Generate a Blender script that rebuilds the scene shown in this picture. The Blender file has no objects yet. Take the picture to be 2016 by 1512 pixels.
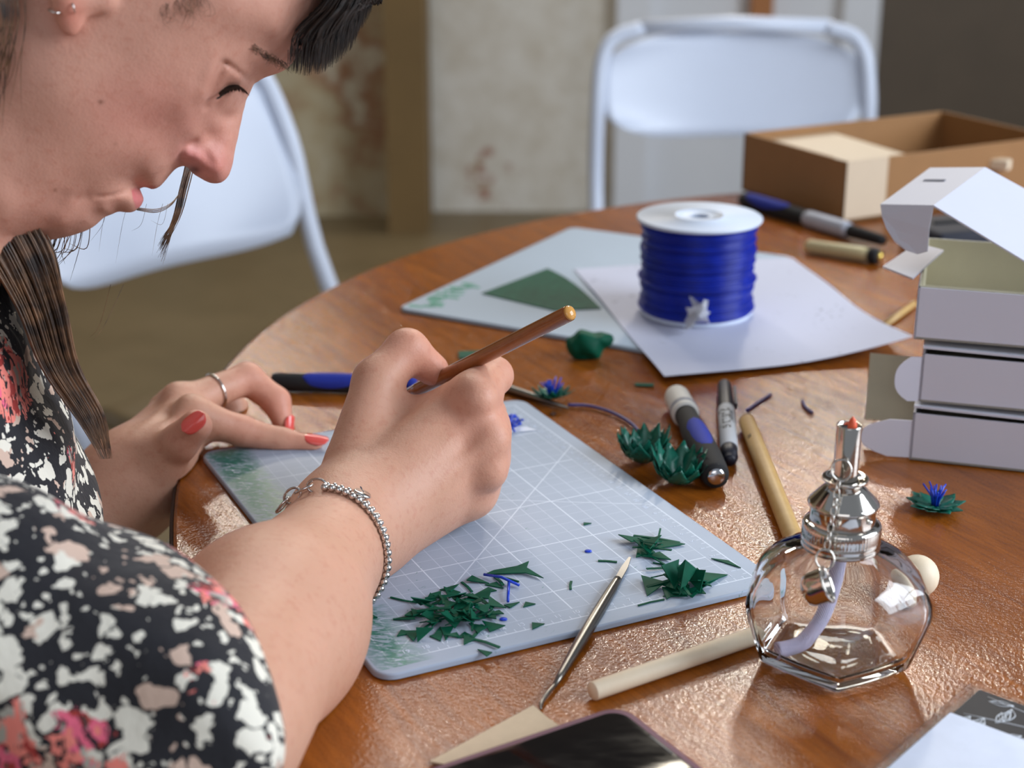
import bpy, bmesh, math, random
import numpy as np
from mathutils import Vector, Matrix
random.seed(7); RNG = np.random.default_rng(11)
SC = bpy.context.scene; COL = SC.collection
T = 0.74                       # height of the table top
CAMH, PITCH, FPX, CX, CY = 0.373, 0.344, 3146.0, 1008.0, 756.0

# ---------------- camera
cam = bpy.data.cameras.new('camera'); camo = bpy.data.objects.new('camera', cam); COL.objects.link(camo)
camo.location = (0, 0, T + CAMH); camo.rotation_euler = (math.pi/2 - PITCH, 0, 0)
cam.sensor_width = 36.0; cam.lens = FPX/2016.0*36.0; cam.clip_start = 0.01; cam.clip_end = 60
cam.dof.use_dof = True; cam.dof.focus_distance = 0.82; cam.dof.aperture_fstop = 7.4
SC.camera = camo

# ---------------- world, lights, exposure
wd = bpy.data.worlds.new('world'); SC.world = wd; wd.use_nodes = True
wd.node_tree.nodes['Background'].inputs[0].default_value = (0.80, 0.88, 1.0, 1)
wd.node_tree.nodes['Background'].inputs[1].default_value = 0.30
def area(name, loc, target, sx, sy, power, col):
    l = bpy.data.lights.new(name, 'AREA'); l.shape = 'RECTANGLE'; l.size = sx; l.size_y = sy; l.energy = power; l.color = col
    o = bpy.data.objects.new(name, l); COL.objects.link(o); o.location = loc
    o.rotation_euler = (Vector(target)-Vector(loc)).to_track_quat('-Z', 'Y').to_euler()
    return o
# daylight of the tall window on the right and of the high windows in the back wall
area('window_daylight', (2.75, 0.35, 1.95), (0.1, 0.85, 0.85), 2.0, 1.9, 135, (0.82, 0.90, 1.0))
area('clerestory_daylight', (0.20, 4.48, 3.85), (0.1, 0.8, 0.75), 2.6, 0.80, 60, (1.0, 0.95, 0.88))
area('camera_side_fill', (-0.4, -2.6, 2.3), (0.0, 0.9, 0.85), 2.2, 1.8, 20, (0.95, 0.95, 1.0))  # soft fill added behind the camera
vs = SC.view_settings; vs.view_transform = 'Standard'; vs.look = 'None'; vs.gamma = 1.0; vs.exposure = 0.0
try: vs.use_curve_mapping = False
except Exception: pass

# ---------------- helpers
_ca, _sa = math.cos(PITCH), math.sin(PITCH)
CAMP = np.array([0, 0, T+CAMH])
def ray(x, y):
    u = (x-CX)/FPX; v = -(y-CY)/FPX
    return np.array([u, _ca+v*_sa, -_sa+v*_ca])
def at(x, y, d): return CAMP + ray(x, y)*d              # a point seen at (x, y), d metres in front of the lens
def onz(x, y, z=0.0):                                    # the point of the level plane z above the table
    r = ray(x, y); return CAMP + r*((z-CAMH)/r[2])
def lin(c):
    c = [v/255.0 for v in c]
    return tuple(v/12.92 if v <= .04045 else ((v+.055)/1.055)**2.4 for v in c)
def link(o, parent=None):
    COL.objects.link(o)
    if parent is not None: o.parent = parent
    return o
def empty(name, loc, label, cat, group=None, rz=0.0):
    o = bpy.data.objects.new(name, None); o.empty_display_size = .02; link(o)
    o.location = loc; o.rotation_euler = (0, 0, rz); o['label'] = label; o['category'] = cat
    if group: o['group'] = group
    return o
def tag(o, label, cat, group=None):
    o['label'] = label; o['category'] = cat
    if group: o['group'] = group
    return o
def meshobj(name, V, F, mat, parent=None, smooth=True, world=False):
    m = bpy.data.meshes.new(name)
    m.from_pydata([tuple(map(float, v)) for v in V], [], [tuple(map(int, f)) for f in F]); m.update()
    if smooth: m.shade_smooth()
    o = bpy.data.objects.new(name, m); link(o, parent)
    if mat: m.materials.append(mat)
    if world and parent is not None:                     # vertices were given in world space
        bpy.context.view_layer.update(); o.matrix_parent_inverse = Matrix(); m.transform(wmat(parent).inverted())
    return o
def wmat(o):
    m = Matrix.LocRotScale(o.location, o.rotation_euler, o.scale)
    return m if o.parent is None else wmat(o.parent) @ m
def setorigin(o):                                        # put the origin of a free mesh at the middle of its base
    me = o.data; n = len(me.vertices); co = np.empty(n*3); me.vertices.foreach_get('co', co); co = co.reshape(-1, 3)
    c = np.array([(co[:,0].min()+co[:,0].max())/2, (co[:,1].min()+co[:,1].max())/2, co[:,2].min()])
    me.transform(Matrix.Translation(Vector(-c))); o.location = Vector(o.location)+Vector(c); return o
class MB:                                                # collects shapes into one mesh
    def __init__(s): s.V = []; s.F = []
    def add(s, V, F):
        n = len(s.V); s.V += [np.asarray(v, float) for v in V]; s.F += [[i+n for i in f] for f in F]; return s
    def box(s, c, size, R=None, bev=0.0):
        c = np.asarray(c, float); h = np.asarray(size, float)/2
        bm = bmesh.new(); bmesh.ops.create_cube(bm, size=1.0)
        for v in bm.verts: v.co = Vector((v.co.x*2*h[0], v.co.y*2*h[1], v.co.z*2*h[2]))
        if bev > 0: bmesh.ops.bevel(bm, geom=list(bm.edges), offset=bev, segments=2, affect='EDGES', profile=.6)
        return s._bm(bm, c, R)
    def _bm(s, bm, c=(0,0,0), R=None):
        bm.verts.index_update(); V = [np.array(v.co) for v in bm.verts]
        if R is not None: V = [np.asarray(R) @ v for v in V]
        V = [v+np.asarray(c, float) for v in V]; F = [[v.index for v in f.verts] for f in bm.faces]; bm.free()
        return s.add(V, F)
    def lathe(s, prof, c=(0,0,0), n=40, R=None, cap0=True, cap1=True, star=None):
        V = []; F = []
        for (r, z) in prof:
            for i in range(n):
                a = 2*math.pi*i/n; q = r*(star(a, z) if star else 1.0); V.append(np.array([q*math.cos(a), q*math.sin(a), z]))
        m = len(prof)
        for j in range(m-1):
            for i in range(n):
                k = (i+1) % n; F.append([j*n+i, j*n+k, (j+1)*n+k, (j+1)*n+i])
        if cap0: F.append(list(range(n))[::-1])
        if cap1: F.append([(m-1)*n+i for i in range(n)])
        if R is not None: V = [np.asarray(R) @ v for v in V]
        return s.add([v+np.asarray(c, float) for v in V], F)
    def tube(s, pts, rad, n=10, cap=True, closed=False):
        P = [np.asarray(p, float) for p in pts]; m = len(P)
        if np.isscalar(rad): rad = [rad]*m
        V = []; F = []; up = None
        for i in range(m):
            a = P[(i-1) % m] if (closed or i > 0) else P[i]; b = P[(i+1) % m] if (closed or i < m-1) else P[i]
            t = b-a; t = t/(np.linalg.norm(t)+1e-12)
            if up is None:
                up = np.array([0, 0, 1.0]) if abs(t[2]) < .9 else np.array([1.0, 0, 0])
            u = up-t*np.dot(up, t); u /= np.linalg.norm(u)+1e-12; up = u; w = np.cross(t, u)
            for k in range(n):
                an = 2*math.pi*k/n; V.append(P[i]+rad[i]*(math.cos(an)*u+math.sin(an)*w))
        for i in range(m if closed else m-1):
            j = (i+1) % m
            for k in range(n):
                l = (k+1) % n; F.append([i*n+k, i*n+l, j*n+l, j*n+k])
        if cap and not closed: F.append(list(range(n))[::-1]); F.append([(m-1)*n+k for k in range(n)])
        return s.add(V, F)
    def sphere(s, c, r, n=12, m=8):
        prof = [(max(1e-5, math.sin(math.pi*j/m)), -math.cos(math.pi*j/m)) for j in range(m+1)]
        V = []; F = []
        for (q, z) in prof:
            for i in range(n):
                a = 2*math.pi*i/n; V.append(np.asarray(c, float)+np.asarray(r)*np.array([q*math.cos(a), q*math.sin(a), z]))
        for j in range(m):
            for i in range(n):
                k = (i+1) % n; F.append([j*n+i, j*n+k, (j+1)*n+k, (j+1)*n+i])
        return s.add(V, F)
    def plate(s, poly, z0, z1):                          # an outline with thickness
        n = len(poly); V = [np.array([p[0], p[1], z0 if np.isscalar(z0) else z0[i]]) for i, p in enumerate(poly)]
        V += [np.array([p[0], p[1], z1 if np.isscalar(z1) else z1[i]]) for i, p in enumerate(poly)]
        F = [list(range(n))[::-1], [n+i for i in range(n)]]+[[i, (i+1) % n, n+(i+1) % n, n+i] for i in range(n)]
        return s.add(V, F)
    def build(s, name, mat, parent=None, smooth=True, world=True):
        return meshobj(name, s.V, s.F, mat, parent, smooth, world)
def autosmooth(o, deg=35):
    me = o.data; bm = bmesh.new(); bm.from_mesh(me)
    for e in bm.edges:
        if len(e.link_faces) == 2: e.smooth = e.calc_face_angle(0) < math.radians(deg)
    bm.to_mesh(me); bm.free(); return o
def basis(z, x=None):                                    # rotation whose third column is z
    z = np.asarray(z, float); z = z/np.linalg.norm(z)
    x = np.array([1.0, 0, 0]) if x is None else np.asarray(x, float)
    if abs(np.dot(x/np.linalg.norm(x), z)) > .98: x = np.array([0, 1.0, 0])
    x = x-z*np.dot(x, z); x /= np.linalg.norm(x); return np.stack([x, np.cross(z, x), z], 1)
def rotz(a): return np.array([[math.cos(a), -math.sin(a), 0], [math.sin(a), math.cos(a), 0], [0, 0, 1.0]])
def smoothpath(pts, n=8):                                # Catmull-Rom
    P = [np.asarray(p, float) for p in pts]; P = [2*P[0]-P[1]]+P+[2*P[-1]-P[-2]]; out = []
    for i in range(1, len(P)-2):
        for k in range(n):
            t = k/n; a, b, c, d = P[i-1], P[i], P[i+1], P[i+2]
            out.append(.5*((2*b)+(c-a)*t+(2*a-5*b+4*c-d)*t*t+(3*b-a-3*c+d)*t**3))
    return out+[P[-2]]

# ---------------- materials
MATS = {}
class NT:
    def __init__(s, name):
        s.m = bpy.data.materials.new(name); s.m.use_nodes = True; s.t = s.m.node_tree; s.b = s.t.nodes['Principled BSDF']; MATS[name] = s.m
    def n(s, typ, **kw):
        x = s.t.nodes.new(typ)
        for k, v in kw.items():
            if k.startswith('i_'): x.inputs[k[2:].replace('_', ' ')].default_value = v
            else: setattr(x, k, v)
        return x
    def l(s, a, b): s.t.links.new(a, b)
    def math(s, op, a, b=None, c=None, clamp=False):
        x = s.t.nodes.new('ShaderNodeMath'); x.operation = op; x.use_clamp = clamp
        for i, v in enumerate((a, b, c)):
            if v is None: continue
            if hasattr(v, 'links') or hasattr(v, 'is_linked'): s.l(v, x.inputs[i])
            else: x.inputs[i].default_value = v
        return x.outputs[0]
    def mix(s, f, a, b, mode='MIX'):
        x = s.t.nodes.new('ShaderNodeMix'); x.data_type = 'RGBA'; x.blend_type = mode
        for sock, v in ((x.inputs[0], f), (x.inputs[6], a), (x.inputs[7], b)):
            if hasattr(v, 'is_linked'): s.l(v, sock)
            elif isinstance(v, (int, float)): sock.default_value = v
            else: sock.default_value = (*v[:3], 1)
        return x.outputs[2]
    def ramp(s, f, stops):
        x = s.t.nodes.new('ShaderNodeValToRGB'); e = x.color_ramp.elements
        while len(e) < len(stops): e.new(.5)
        for q, (p, c) in zip(e, stops): q.position = p; q.color = (*c[:3], 1) if not np.isscalar(c) else (c, c, c, 1)
        s.l(f, x.inputs[0]); return x.outputs[0]
    def coords(s, kind='Object', scale=(1,1,1), rot=(0,0,0)):
        tc = s.t.nodes.new('ShaderNodeTexCoord'); mp = s.t.nodes.new('ShaderNodeMapping')
        mp.inputs['Rotation'].default_value = rot; s.l(tc.outputs[kind], mp.inputs[0])
        m2 = s.t.nodes.new('ShaderNodeMapping'); m2.inputs['Scale'].default_value = scale; s.l(mp.outputs[0], m2.inputs[0]); return m2.outputs[0]
    def noise(s, co, scale, detail=3, rough=.5, dist=0.0):
        x = s.n('ShaderNodeTexNoise', i_Scale=scale, i_Detail=detail, i_Roughness=rough, i_Distortion=dist); s.l(co, x.inputs['Vector']); return x.outputs[0]
    def bump(s, h, strength=.2, dist=.001, chain=None):
        x = s.n('ShaderNodeBump', i_Strength=strength, i_Distance=dist); s.l(h, x.inputs['Height'])
        if chain is not None: s.l(chain, x.inputs['Normal'])
        s.l(x.outputs[0], s.b.inputs['Normal']); return x.outputs[0]
    def set(s, **kw):
        for k, v in kw.items():
            k = k.replace('_', ' ')
            if hasattr(v, 'is_linked'): s.l(v, s.b.inputs[k])
            elif isinstance(v, tuple): s.b.inputs[k].default_value = (*v[:3], 1) if len(v) in (3, 4) and s.b.inputs[k].type == 'RGBA' else v
            else: s.b.inputs[k].default_value = v
        return s
def plain(name, rgb, rough=.5, metal=0.0, vary=.10, scale=60, bump=0.0, **kw):   # colour with a little grain
    t = NT(name); c = lin(rgb); co = t.coords()
    nz = t.noise(co, scale, 4, .6)
    t.set(Base_Color=t.mix(nz, tuple(v*(1-vary) for v in c), tuple(min(1, v*(1+vary)) for v in c)), Roughness=rough, Metallic=metal, **kw)
    if bump > 0: t.bump(nz, bump, .001)
    return t.m
# ======================================================================= the room
def struct(o): o['kind'] = 'structure'; return o
t = NT('worn_floor'); co = t.coords(); a = t.noise(co, 3.2, 5, .65); b = t.noise(co, 26, 4, .6)
t.set(Base_Color=t.mix(t.math('MULTIPLY', b, .5), t.mix(t.ramp(a, [(.3, 0.0), (.7, 1.0)]), lin((98, 84, 58)), lin((120, 104, 76))), lin((84, 72, 50))), Roughness=.42); t.bump(b, .2, .003)
t = NT('painted_brick'); co = t.coords(); a = t.noise(co, 2.3, 5, .62); b = t.noise(co, 14, 4, .65)
bk = t.n('ShaderNodeTexBrick', i_Scale=1.0, i_Mortar_Size=.008); bk.inputs['Brick Width'].default_value = .22; bk.inputs['Row Height'].default_value = .075
bk.inputs['Color1'].default_value = (*lin((176, 104, 70)), 1); bk.inputs['Color2'].default_value = (*lin((150, 84, 56)), 1); bk.inputs['Mortar'].default_value = (*lin((190, 176, 150)), 1)
t.l(t.coords(rot=(math.pi/2, 0, 0)), bk.inputs['Vector'])
paint = t.mix(t.ramp(b, [(.3, 0.0), (.7, 1.0)]), lin((226, 220, 208)), lin((206, 196, 178)))
t.set(Base_Color=t.mix(t.ramp(a, [(.585, 0.0), (.62, 1.0)]), paint, bk.outputs['Color']), Roughness=.7); t.bump(bk.outputs['Fac'], .3, .01)
t = NT('old_plaster'); co = t.coords(); a = t.noise(co, 3.5, 5, .65)
t.set(Base_Color=t.ramp(a, [(.36, lin((206, 196, 170))), (.5, lin((186, 170, 136))), (.60, lin((160, 116, 84))), (.66, lin((206, 196, 172)))]), Roughness=.75)
plain('dark_timber', (88, 74, 58), .6, 0, .2, 8); plain('white_gloss', (226, 228, 232), .35, 0, .03, 6); plain('brown_recess', (122, 96, 56), .7, 0, .2, 5)
def wallbox(name, c, s, mat): return struct(MB().box(c, s).build(name, MATS[mat], None, False))
wallbox('floor', (0, 1.2, -.05), (8, 8.4, .1), 'worn_floor')
# back wall with a band of high windows above the frame of the picture
wallbox('wall_back', (.40, 4.72, .70), (1.27, .2, 1.40), 'painted_brick')
wallbox('wall_back_left', (-2.11, 4.66, .70), (3.75, .2, 1.40), 'old_plaster')
wallbox('wall_back_right', (2.55, 4.75, .70), (3.05, .2, 1.40), 'dark_timber')
wallbox('wall_back_top', (0, 4.75, 2.40), (8, .2, 2.0), 'dark_timber'); wallbox('wall_back_crown', (0, 4.75, 4.65), (8, .2, .7), 'dark_timber')  # unseen upper wall, kept dark to tone down reflections in table and phone
wallbox('wall_back_pier', (-.29, 4.50, .70), (.11, .30, 1.40), 'brown_recess')
wallbox('wall_left', (-4.0, 1.2, 2.5), (.1, 8.4, 5), 'old_plaster')
wallbox('trim_1', (.98, 4.60, .70), (.10, .08, 1.40), 'white_gloss'); wallbox('trim_2', (.34, 4.60, .70), (.09, .08, 1.40), 'white_gloss'); wallbox('trim_3', (.66, 4.60, 1.27), (.54, .05, .30), 'white_gloss')
wallbox('door_1', (.66, 4.64, .70), (.54, .05, 1.40), 'white_gloss'); plain('orange_timber', (172, 112, 62), .6); wallbox('trim_4', (.70, 4.58, .62), (.06, .05, .22), 'orange_timber')
# tall window on the right: posts, rails and panes
glassm = NT('window_glass'); glassm.set(Base_Color=(1.0, 1.0, 1.0), Roughness=.02, Transmission_Weight=1.0, IOR=1.02)
wr = bpy.data.objects.new('window_1', None); link(wr); wr.location = (2.9, .35, .9); wr['kind'] = 'structure'
for k in range(4): MB().box((2.86, -.70+.70*k, 1.95), (.07, .06, 2.1)).build('window_post', MATS['white_gloss'], wr, False)
for k in range(4): MB().box((2.86, .35, .95+.667*k), (.07, 2.2, .05)).build('window_rail', MATS['white_gloss'], wr, False)
# clerestory frame
wc = bpy.data.objects.new('window_2', None); link(wc); wc.location = (0, 4.66, 3.4); wc['kind'] = 'structure'
for k in range(6): MB().box((-3.0+1.2*k, 4.70, 3.85), (.06, .08, .90)).build('window_post', MATS['white_gloss'], wc, False)

# round floodlights on the beam over the back wall
def spotlight(x, z, p, label):
    g = empty('floodlight', (x, 4.30, z), label, 'lamp', 'floodlights on the back beam'); d = np.array([.0-x*.5, -3.6, -(z-.74)]); d /= np.linalg.norm(d); Rl = basis(d)
    MB().lathe([(.04, -.17), (.10, -.14), (.125, -.03), (.125, .0), (.118, .0), (.11, -.03), (.04, -.05)], (x, 4.30, z), 32, Rl, True, False).build('housing', plain('lamp_black', (40, 40, 42), .4), g); MB().box((x, 4.52, z+.12), (.04, .26, .04)).build('bracket', MATS['lamp_black'], g, False)
    l = bpy.data.lights.new('floodlight_bulb', 'AREA'); l.shape = 'DISK'; l.size = .21; l.energy = p; l.color = (1.0, .90, .74); o = bpy.data.objects.new('floodlight_bulb', l); COL.objects.link(o); o.location = (x+d[0]*.004, 4.30+d[1]*.004, z+d[2]*.004); o.rotation_euler = Vector(d).to_track_quat('-Z', 'Y').to_euler()
spotlight(-.80, 2.50, 14, 'round black floodlight on the beam above the old plaster'); spotlight(.92, 2.78, 24, 'round black floodlight on the beam above the painted brick')

# ---------------- the round table
TCX, TCY, TR = .444, 1.016, .652
def oval(a, z): return 1.0 if math.sin(a) >= 0 else 1/math.sqrt(math.cos(a)**2+(math.sin(a)*.652/.85)**2)
t = NT('lacquered_wood'); co = t.coords(rot=(0, 0, 1.05)); cs = t.coords(rot=(0, 0, 1.05), scale=(1.0, 9.0, 1.0))
g1 = t.noise(cs, 9, 6, .62, .6); g2 = t.noise(cs, 55, 4, .6, .3); g3 = t.noise(co, 2.2, 3, .5)
c = t.mix(t.ramp(g1, [(.30, 0.0), (.72, 1.0)]), lin((108, 52, 12)), lin((164, 92, 28)))
c = t.mix(t.math('MULTIPLY', t.ramp(g2, [(.45, 0.0), (.75, 1.0)]), .42), c, lin((72, 36, 14)))
c = t.mix(t.math('MULTIPLY', g3, .35), c, lin((176, 104, 34)))
vsn = t.n('ShaderNodeTexVoronoi', i_Scale=520.0); t.l(t.coords(), vsn.inputs['Vector'])
fine = t.noise(t.coords(), 620, 2, .6)
t.set(Base_Color=c, Roughness=.09); t.b.inputs['Specular IOR Level'].default_value = .38
b0 = t.bump(fine, .50, .00066); t.bump(t.noise(t.coords(), 24, 2), .04, .002, b0)
plain('black_edging', (22, 20, 20), .45); plain('table_leg_metal', (60, 60, 62), .35, .9)
tab = empty('round_table', (TCX, TCY, 0), 'large round lacquered wooden table with a thin black edge', 'table')
MB().lathe([(TR-.002, T-.0005), (TR-.0002, T-.002), (TR, T-.004), (TR, T-.024), (TR-.004, T-.026)], (TCX, TCY, 0), 200, None, True, True, oval).build('tabletop', MATS['lacquered_wood'], tab); autosmooth(tab.children[-1])
MB().lathe([(TR+.0002, T-.002), (TR+.0022, T-.004), (TR+.0022, T-.023), (TR+.0002, T-.025)], (TCX, TCY, 0), 200, None, False, False, oval).build('edge_band', MATS['black_edging'], tab)
for k in range(4):
    a = k*math.pi/2+.5; MB().tube([(TCX+.30*math.cos(a), TCY+.30*math.sin(a), T-.026), (TCX+.46*math.cos(a), TCY+.46*math.sin(a), 0.0)], .018, 16).build('leg', MATS['table_leg_metal'], tab)

# ---------------- white folding chairs
plain('white_plastic', (208, 215, 230), .38, 0, .02, 20)
def chair(loc, face, label, seatm=None, lean=.16, zb=.635):                     # face: the direction the sitter looks
    f = np.array([math.cos(face), math.sin(face), 0]); s = np.array([-f[1], f[0], 0]); o = np.array([loc[0], loc[1], 0])
    ch = empty('folding_chair', tuple(o), label, 'chair', None)
    W = MATS['white_plastic']
    def bt(z): return -.20-lean*(z-.45)                    # back line
    V = []; F = []; nu, nv = 24, 10                        # curved backrest shell with rounded corners
    for side in (0, 1):
        for j in range(nv+1):
            for i in range(nu+1):
                u = -1+2*i/nu; v = j/nv; zz = zb+(.81-zb)*v
                w = .215*(1-.0*abs(v-.5)); e = max(0, abs(v-.5)*2-.0)**4; w -= .045*e
                z2 = zz; back = bt(zz)-.045*(1-u*u)+.0-(.016 if side else 0)
                V.append(o+s*(u*w)+f*back+np.array([0, 0, z2-.018*(u**4)*(1 if v > .5 else -1)*abs(v-.5)*2]))
    m = (nu+1)*(nv+1)
    for j in range(nv):
        for i in range(nu):
            a = j*(nu+1)+i; F += [[a, a+1, a+nu+2, a+nu+1], [m+a+nu+1, m+a+nu+2, m+a+1, m+a]]
    for i in range(nu): F.append([i+1, i, m+i, m+i+1]); a = nv*(nu+1)+i; F.append([a, a+1, m+a+1, m+a])
    for j in range(nv): a = j*(nu+1); F.append([a, a+nu+1, m+a+nu+1, m+a]); a += nu; F.append([a+nu+1, a, m+a, m+a+nu+1])
    meshobj('backrest', V, F, W, ch, True, True)
    def q(x, y, z): return o+f*x+s*y+np.array([0, 0, z])
    for sd in (-1, 1):
        MB().tube(smoothpath([q(bt(.82)-.01, sd*.150, .822), q(bt(.80)-.004, sd*.205, .795), q(bt(.70), sd*.222, .70), q(bt(.45), sd*.222, .45), q(.24, sd*.222, .02)], 6), .0125, 12).build('front_leg', W, ch)
        MB().tube(smoothpath([q(.10, sd*.195, .445), q(-.06, sd*.198, .30), q(-.30, sd*.200, .02)], 6), .0125, 12).build('rear_leg', W, ch)
        for x in (.24, -.30): MB().lathe([(.016, 0), (.016, .03), (.012, .034)], q(x, sd*(.222 if x > 0 else .200), 0), 14).build('foot_cap', MATS['black_edging'], ch)
    MB().tube([q(bt(.82)-.01, -.155, .822), q(bt(.82)-.03, 0, .826), q(bt(.82)-.01, .155, .822)], .0125, 12).build('top_rail', W, ch)
    MB().box(q(.02, 0, .445), (.40, .40, .028), np.stack([f, s, [0, 0, 1]], 1), .012).build('seat', seatm or W, ch)
    MB().tube([q(-.24, -.2, .12), q(-.24, .2, .12)], .009, 10).build('crossbar', W, ch)
    return ch
chair((-.22, 1.78), math.atan2(-.66, .75), 'white-backed folding chair with a brown seat behind the woman', plain('brown_seat', (120, 100, 66), .5, 0, .06, 8), .42, .565)
chair((.37, 2.36), -math.pi/2+.04, 'white folding chair standing beyond the open cardboard tray').scale = (1, 1, .955)
chair((-.66, 1.40), -.25, 'white folding chair drawn up to the table beside the woman')
# ======================================================================= the woman
def rc(P, a, b, r1, r2):                                  # round cone: a limb that tapers
    ba = b-a; l2 = ba@ba; rr = r1-r2; a2 = l2-rr*rr; il2 = 1/l2
    pa = P-a; y = pa@ba; z = y-l2; x2 = ((pa*l2-y[:, None]*ba)**2).sum(1)
    y2 = y*y*l2; z2 = z*z*l2; k = np.sign(rr)*rr*rr*x2
    d = (np.sqrt(np.maximum(x2*a2*il2, 0))+y*rr)*il2-r1
    m1 = np.sign(z)*a2*z2 > k; d[m1] = np.sqrt(x2[m1]+z2[m1])*il2-r2
    m2 = (~m1) & (np.sign(y)*a2*y2 < k); d[m2] = np.sqrt(x2[m2]+y2[m2])*il2-r1
    return d
def ell(P, c, R, r):                                      # ellipsoid, axes are the columns of R
    q = (P-c)@R; r = np.asarray(r, float); k0 = np.sqrt(((q/r)**2).sum(1)); k1 = np.sqrt(((q/r**2)**2).sum(1))+1e-9
    return k0*(k0-1)/k1
def smin(a, b, k):
    h = np.maximum(k-np.abs(a-b), 0)/k; return np.minimum(a, b)-h*h*k*.25
def smax(a, b, k): return -smin(-a, -b, k)
def chain(P, pts, rad, k=.004):
    d = None
    for i in range(len(pts)-1):
        e = rc(P, pts[i], pts[i+1], rad[i], rad[i+1]); d = e if d is None else smin(d, e, k)
    return d
def nets(fun, lo, hi, h, n=24, slack=1.5):                           # surface nets over the blocks that hold the surface
    lo = np.asarray(lo, float); hi = np.asarray(hi, float); nb = np.ceil((hi-lo)/(h*n)).astype(int)
    B = np.stack(np.meshgrid(*[np.arange(k) for k in nb], indexing='ij'), -1).reshape(-1, 3)
    c = lo+(B+.5)*n*h; act = np.abs(fun(c)) < n*h*.87*slack+.004
    B = B[act]; dims = nb*n+2; ax = np.arange(n+1)
    I = np.stack(np.meshgrid(ax, ax, ax, indexing='ij'), -1); offs = I.reshape(-1, 3)*h
    keys = []; pos = []; faces = []
    cs = [(0,0,0),(1,0,0),(0,1,0),(1,1,0),(0,0,1),(1,0,1),(0,1,1),(1,1,1)]
    ed = [(0,1),(2,3),(4,5),(6,7),(0,2),(1,3),(4,6),(5,7),(0,4),(1,5),(2,6),(3,7)]
    def key(g): g = g+1; return (g[:, 0]*(dims[1]+2)+g[:, 1])*(dims[2]+2)+g[:, 2]
    for b in B:
        o = lo+b*n*h; D = fun(o+offs).reshape(n+1, n+1, n+1)
        if D.min() > 0 or D.max() < 0: continue
        S = D < 0
        cor = [D[x:n+x, y:n+y, z:n+z] for x, y, z in cs]
        cnt = sum((q < 0).astype(int) for q in cor); m = (cnt > 0) & (cnt < 8)
        if m.any():
            idx = np.argwhere(m); cv = np.stack([q[m] for q in cor], 1); acc = np.zeros((len(idx), 3)); num = np.zeros(len(idx))
            for i, j in ed:
                di, dj = cv[:, i], cv[:, j]; x = (di < 0) != (dj < 0); t = np.where(x, di/np.where(x, di-dj, 1), 0)
                p = np.array(cs[i])+t[:, None]*(np.array(cs[j])-np.array(cs[i])); acc += p*x[:, None]; num += x
            keys.append(key(idx+b*n)); pos.append(o+(idx+acc/num[:, None])*h)
        for a in range(3):
            sl = [slice(0, n)]*3; s2 = list(sl); s2[a] = slice(1, n+1)
            A = S[tuple(sl)]; C = S[tuple(s2)]; x = A != C
            if not x.any(): continue
            e = np.argwhere(x)+b*n; fl = A[x]; u = (a+1) % 3; v = (a+2) % 3
            du = np.zeros(3, int); du[u] = 1; dv = np.zeros(3, int); dv[v] = 1
            q = np.stack([key(e-du-dv), key(e-dv), key(e), key(e-du)], 1); q[~fl] = q[~fl][:, ::-1]; faces.append(q)
    K = np.concatenate(keys); V = np.concatenate(pos); F = np.concatenate(faces)
    o = np.argsort(K); K = K[o]; V = V[o]; i = np.clip(np.searchsorted(K, F), 0, len(K)-1); ok = (K[i] == F).all(1)
    return V, i[ok]
def bigmesh(name, V, F, mat, parent):
    m = bpy.data.meshes.new(name); m.vertices.add(len(V)); m.vertices.foreach_set('co', V.astype(np.float32).ravel())
    m.loops.add(F.size); m.loops.foreach_set('vertex_index', F.astype(np.int32).ravel())
    m.polygons.add(len(F)); m.polygons.foreach_set('loop_start', np.arange(0, F.size, 4, dtype=np.int32))
    m.update(calc_edges=True); m.validate(); m.shade_smooth(); m.materials.append(mat)
    o = bpy.data.objects.new(name, m); link(o, parent); m.transform(wmat(parent).inverted()); return o

# ---- head: profile and half-widths, in a frame whose third axis runs from ear to ear
HD = 0.765; HS = FPX/HD; HPX, HPY = 300.0, 200.0
HC = at(HPX, HPY, HD); _f = ray(HPX, HPY); _f /= np.linalg.norm(_f)
HX = np.array([1.0, 0, 0]); HX = HX-_f*(HX@_f); HX /= np.linalg.norm(HX); HW = -_f; HY = np.cross(HW, HX)
def hp(px, py, w_mm=0.0):                                 # head frame (picture units, millimetres) -> world
    w = w_mm*.001; s = (HD-w)/HD
    return HC+HX*((px-HPX)*s/HS)-HY*((py-HPY)*s/HS)+HW*w
def hframe(P):                                            # world -> design units (x, y in picture units at the mid plane, w in mm)
    q = P-HC; return HPX+q@HX*HS, HPY-q@HY*HS, q@HW*1000
MM = HS/1000.0
contour = [  # x, y, cross-section radius in mm
 (648,-120,62),(652,-40,62),(640,10,60),(618,60,52),(590,105,40),(566,134,26),(540,147,20),(518,155,14),(503,164,9),(490,186,8),(481,206,7.5),(474,230,7),(468,254,7),(462,280,7),(456,305,7.5),(451,328,8),(443,347,8.5),
 (430,359,9),(410,361,8.5),(388,351,6),(368,335,4.5),(353,327,8),(338,334,16),(321,353,20),(307,367,20),(290,371,18),(277,368,14),(268,371,12),(272,376,14),(276,388,18),(272,401,18),(260,413,18),(245,417,18),(222,416,18),
 (205,423,19),(188,435,20),(170,448,21),(143,458,22),(113,465,24),(90,466,26),(66,458,30),(30,452,34),(-20,445,38),(-70,420,40),(-110,340,48),(-120,230,52),(-118,100,58),(-105,-40,64),(-70,-160,66),(0,-270,66),(120,-355,66),(260,-398,66),(400,-388,66),(520,-325,64),(605,-230,62)]
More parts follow.
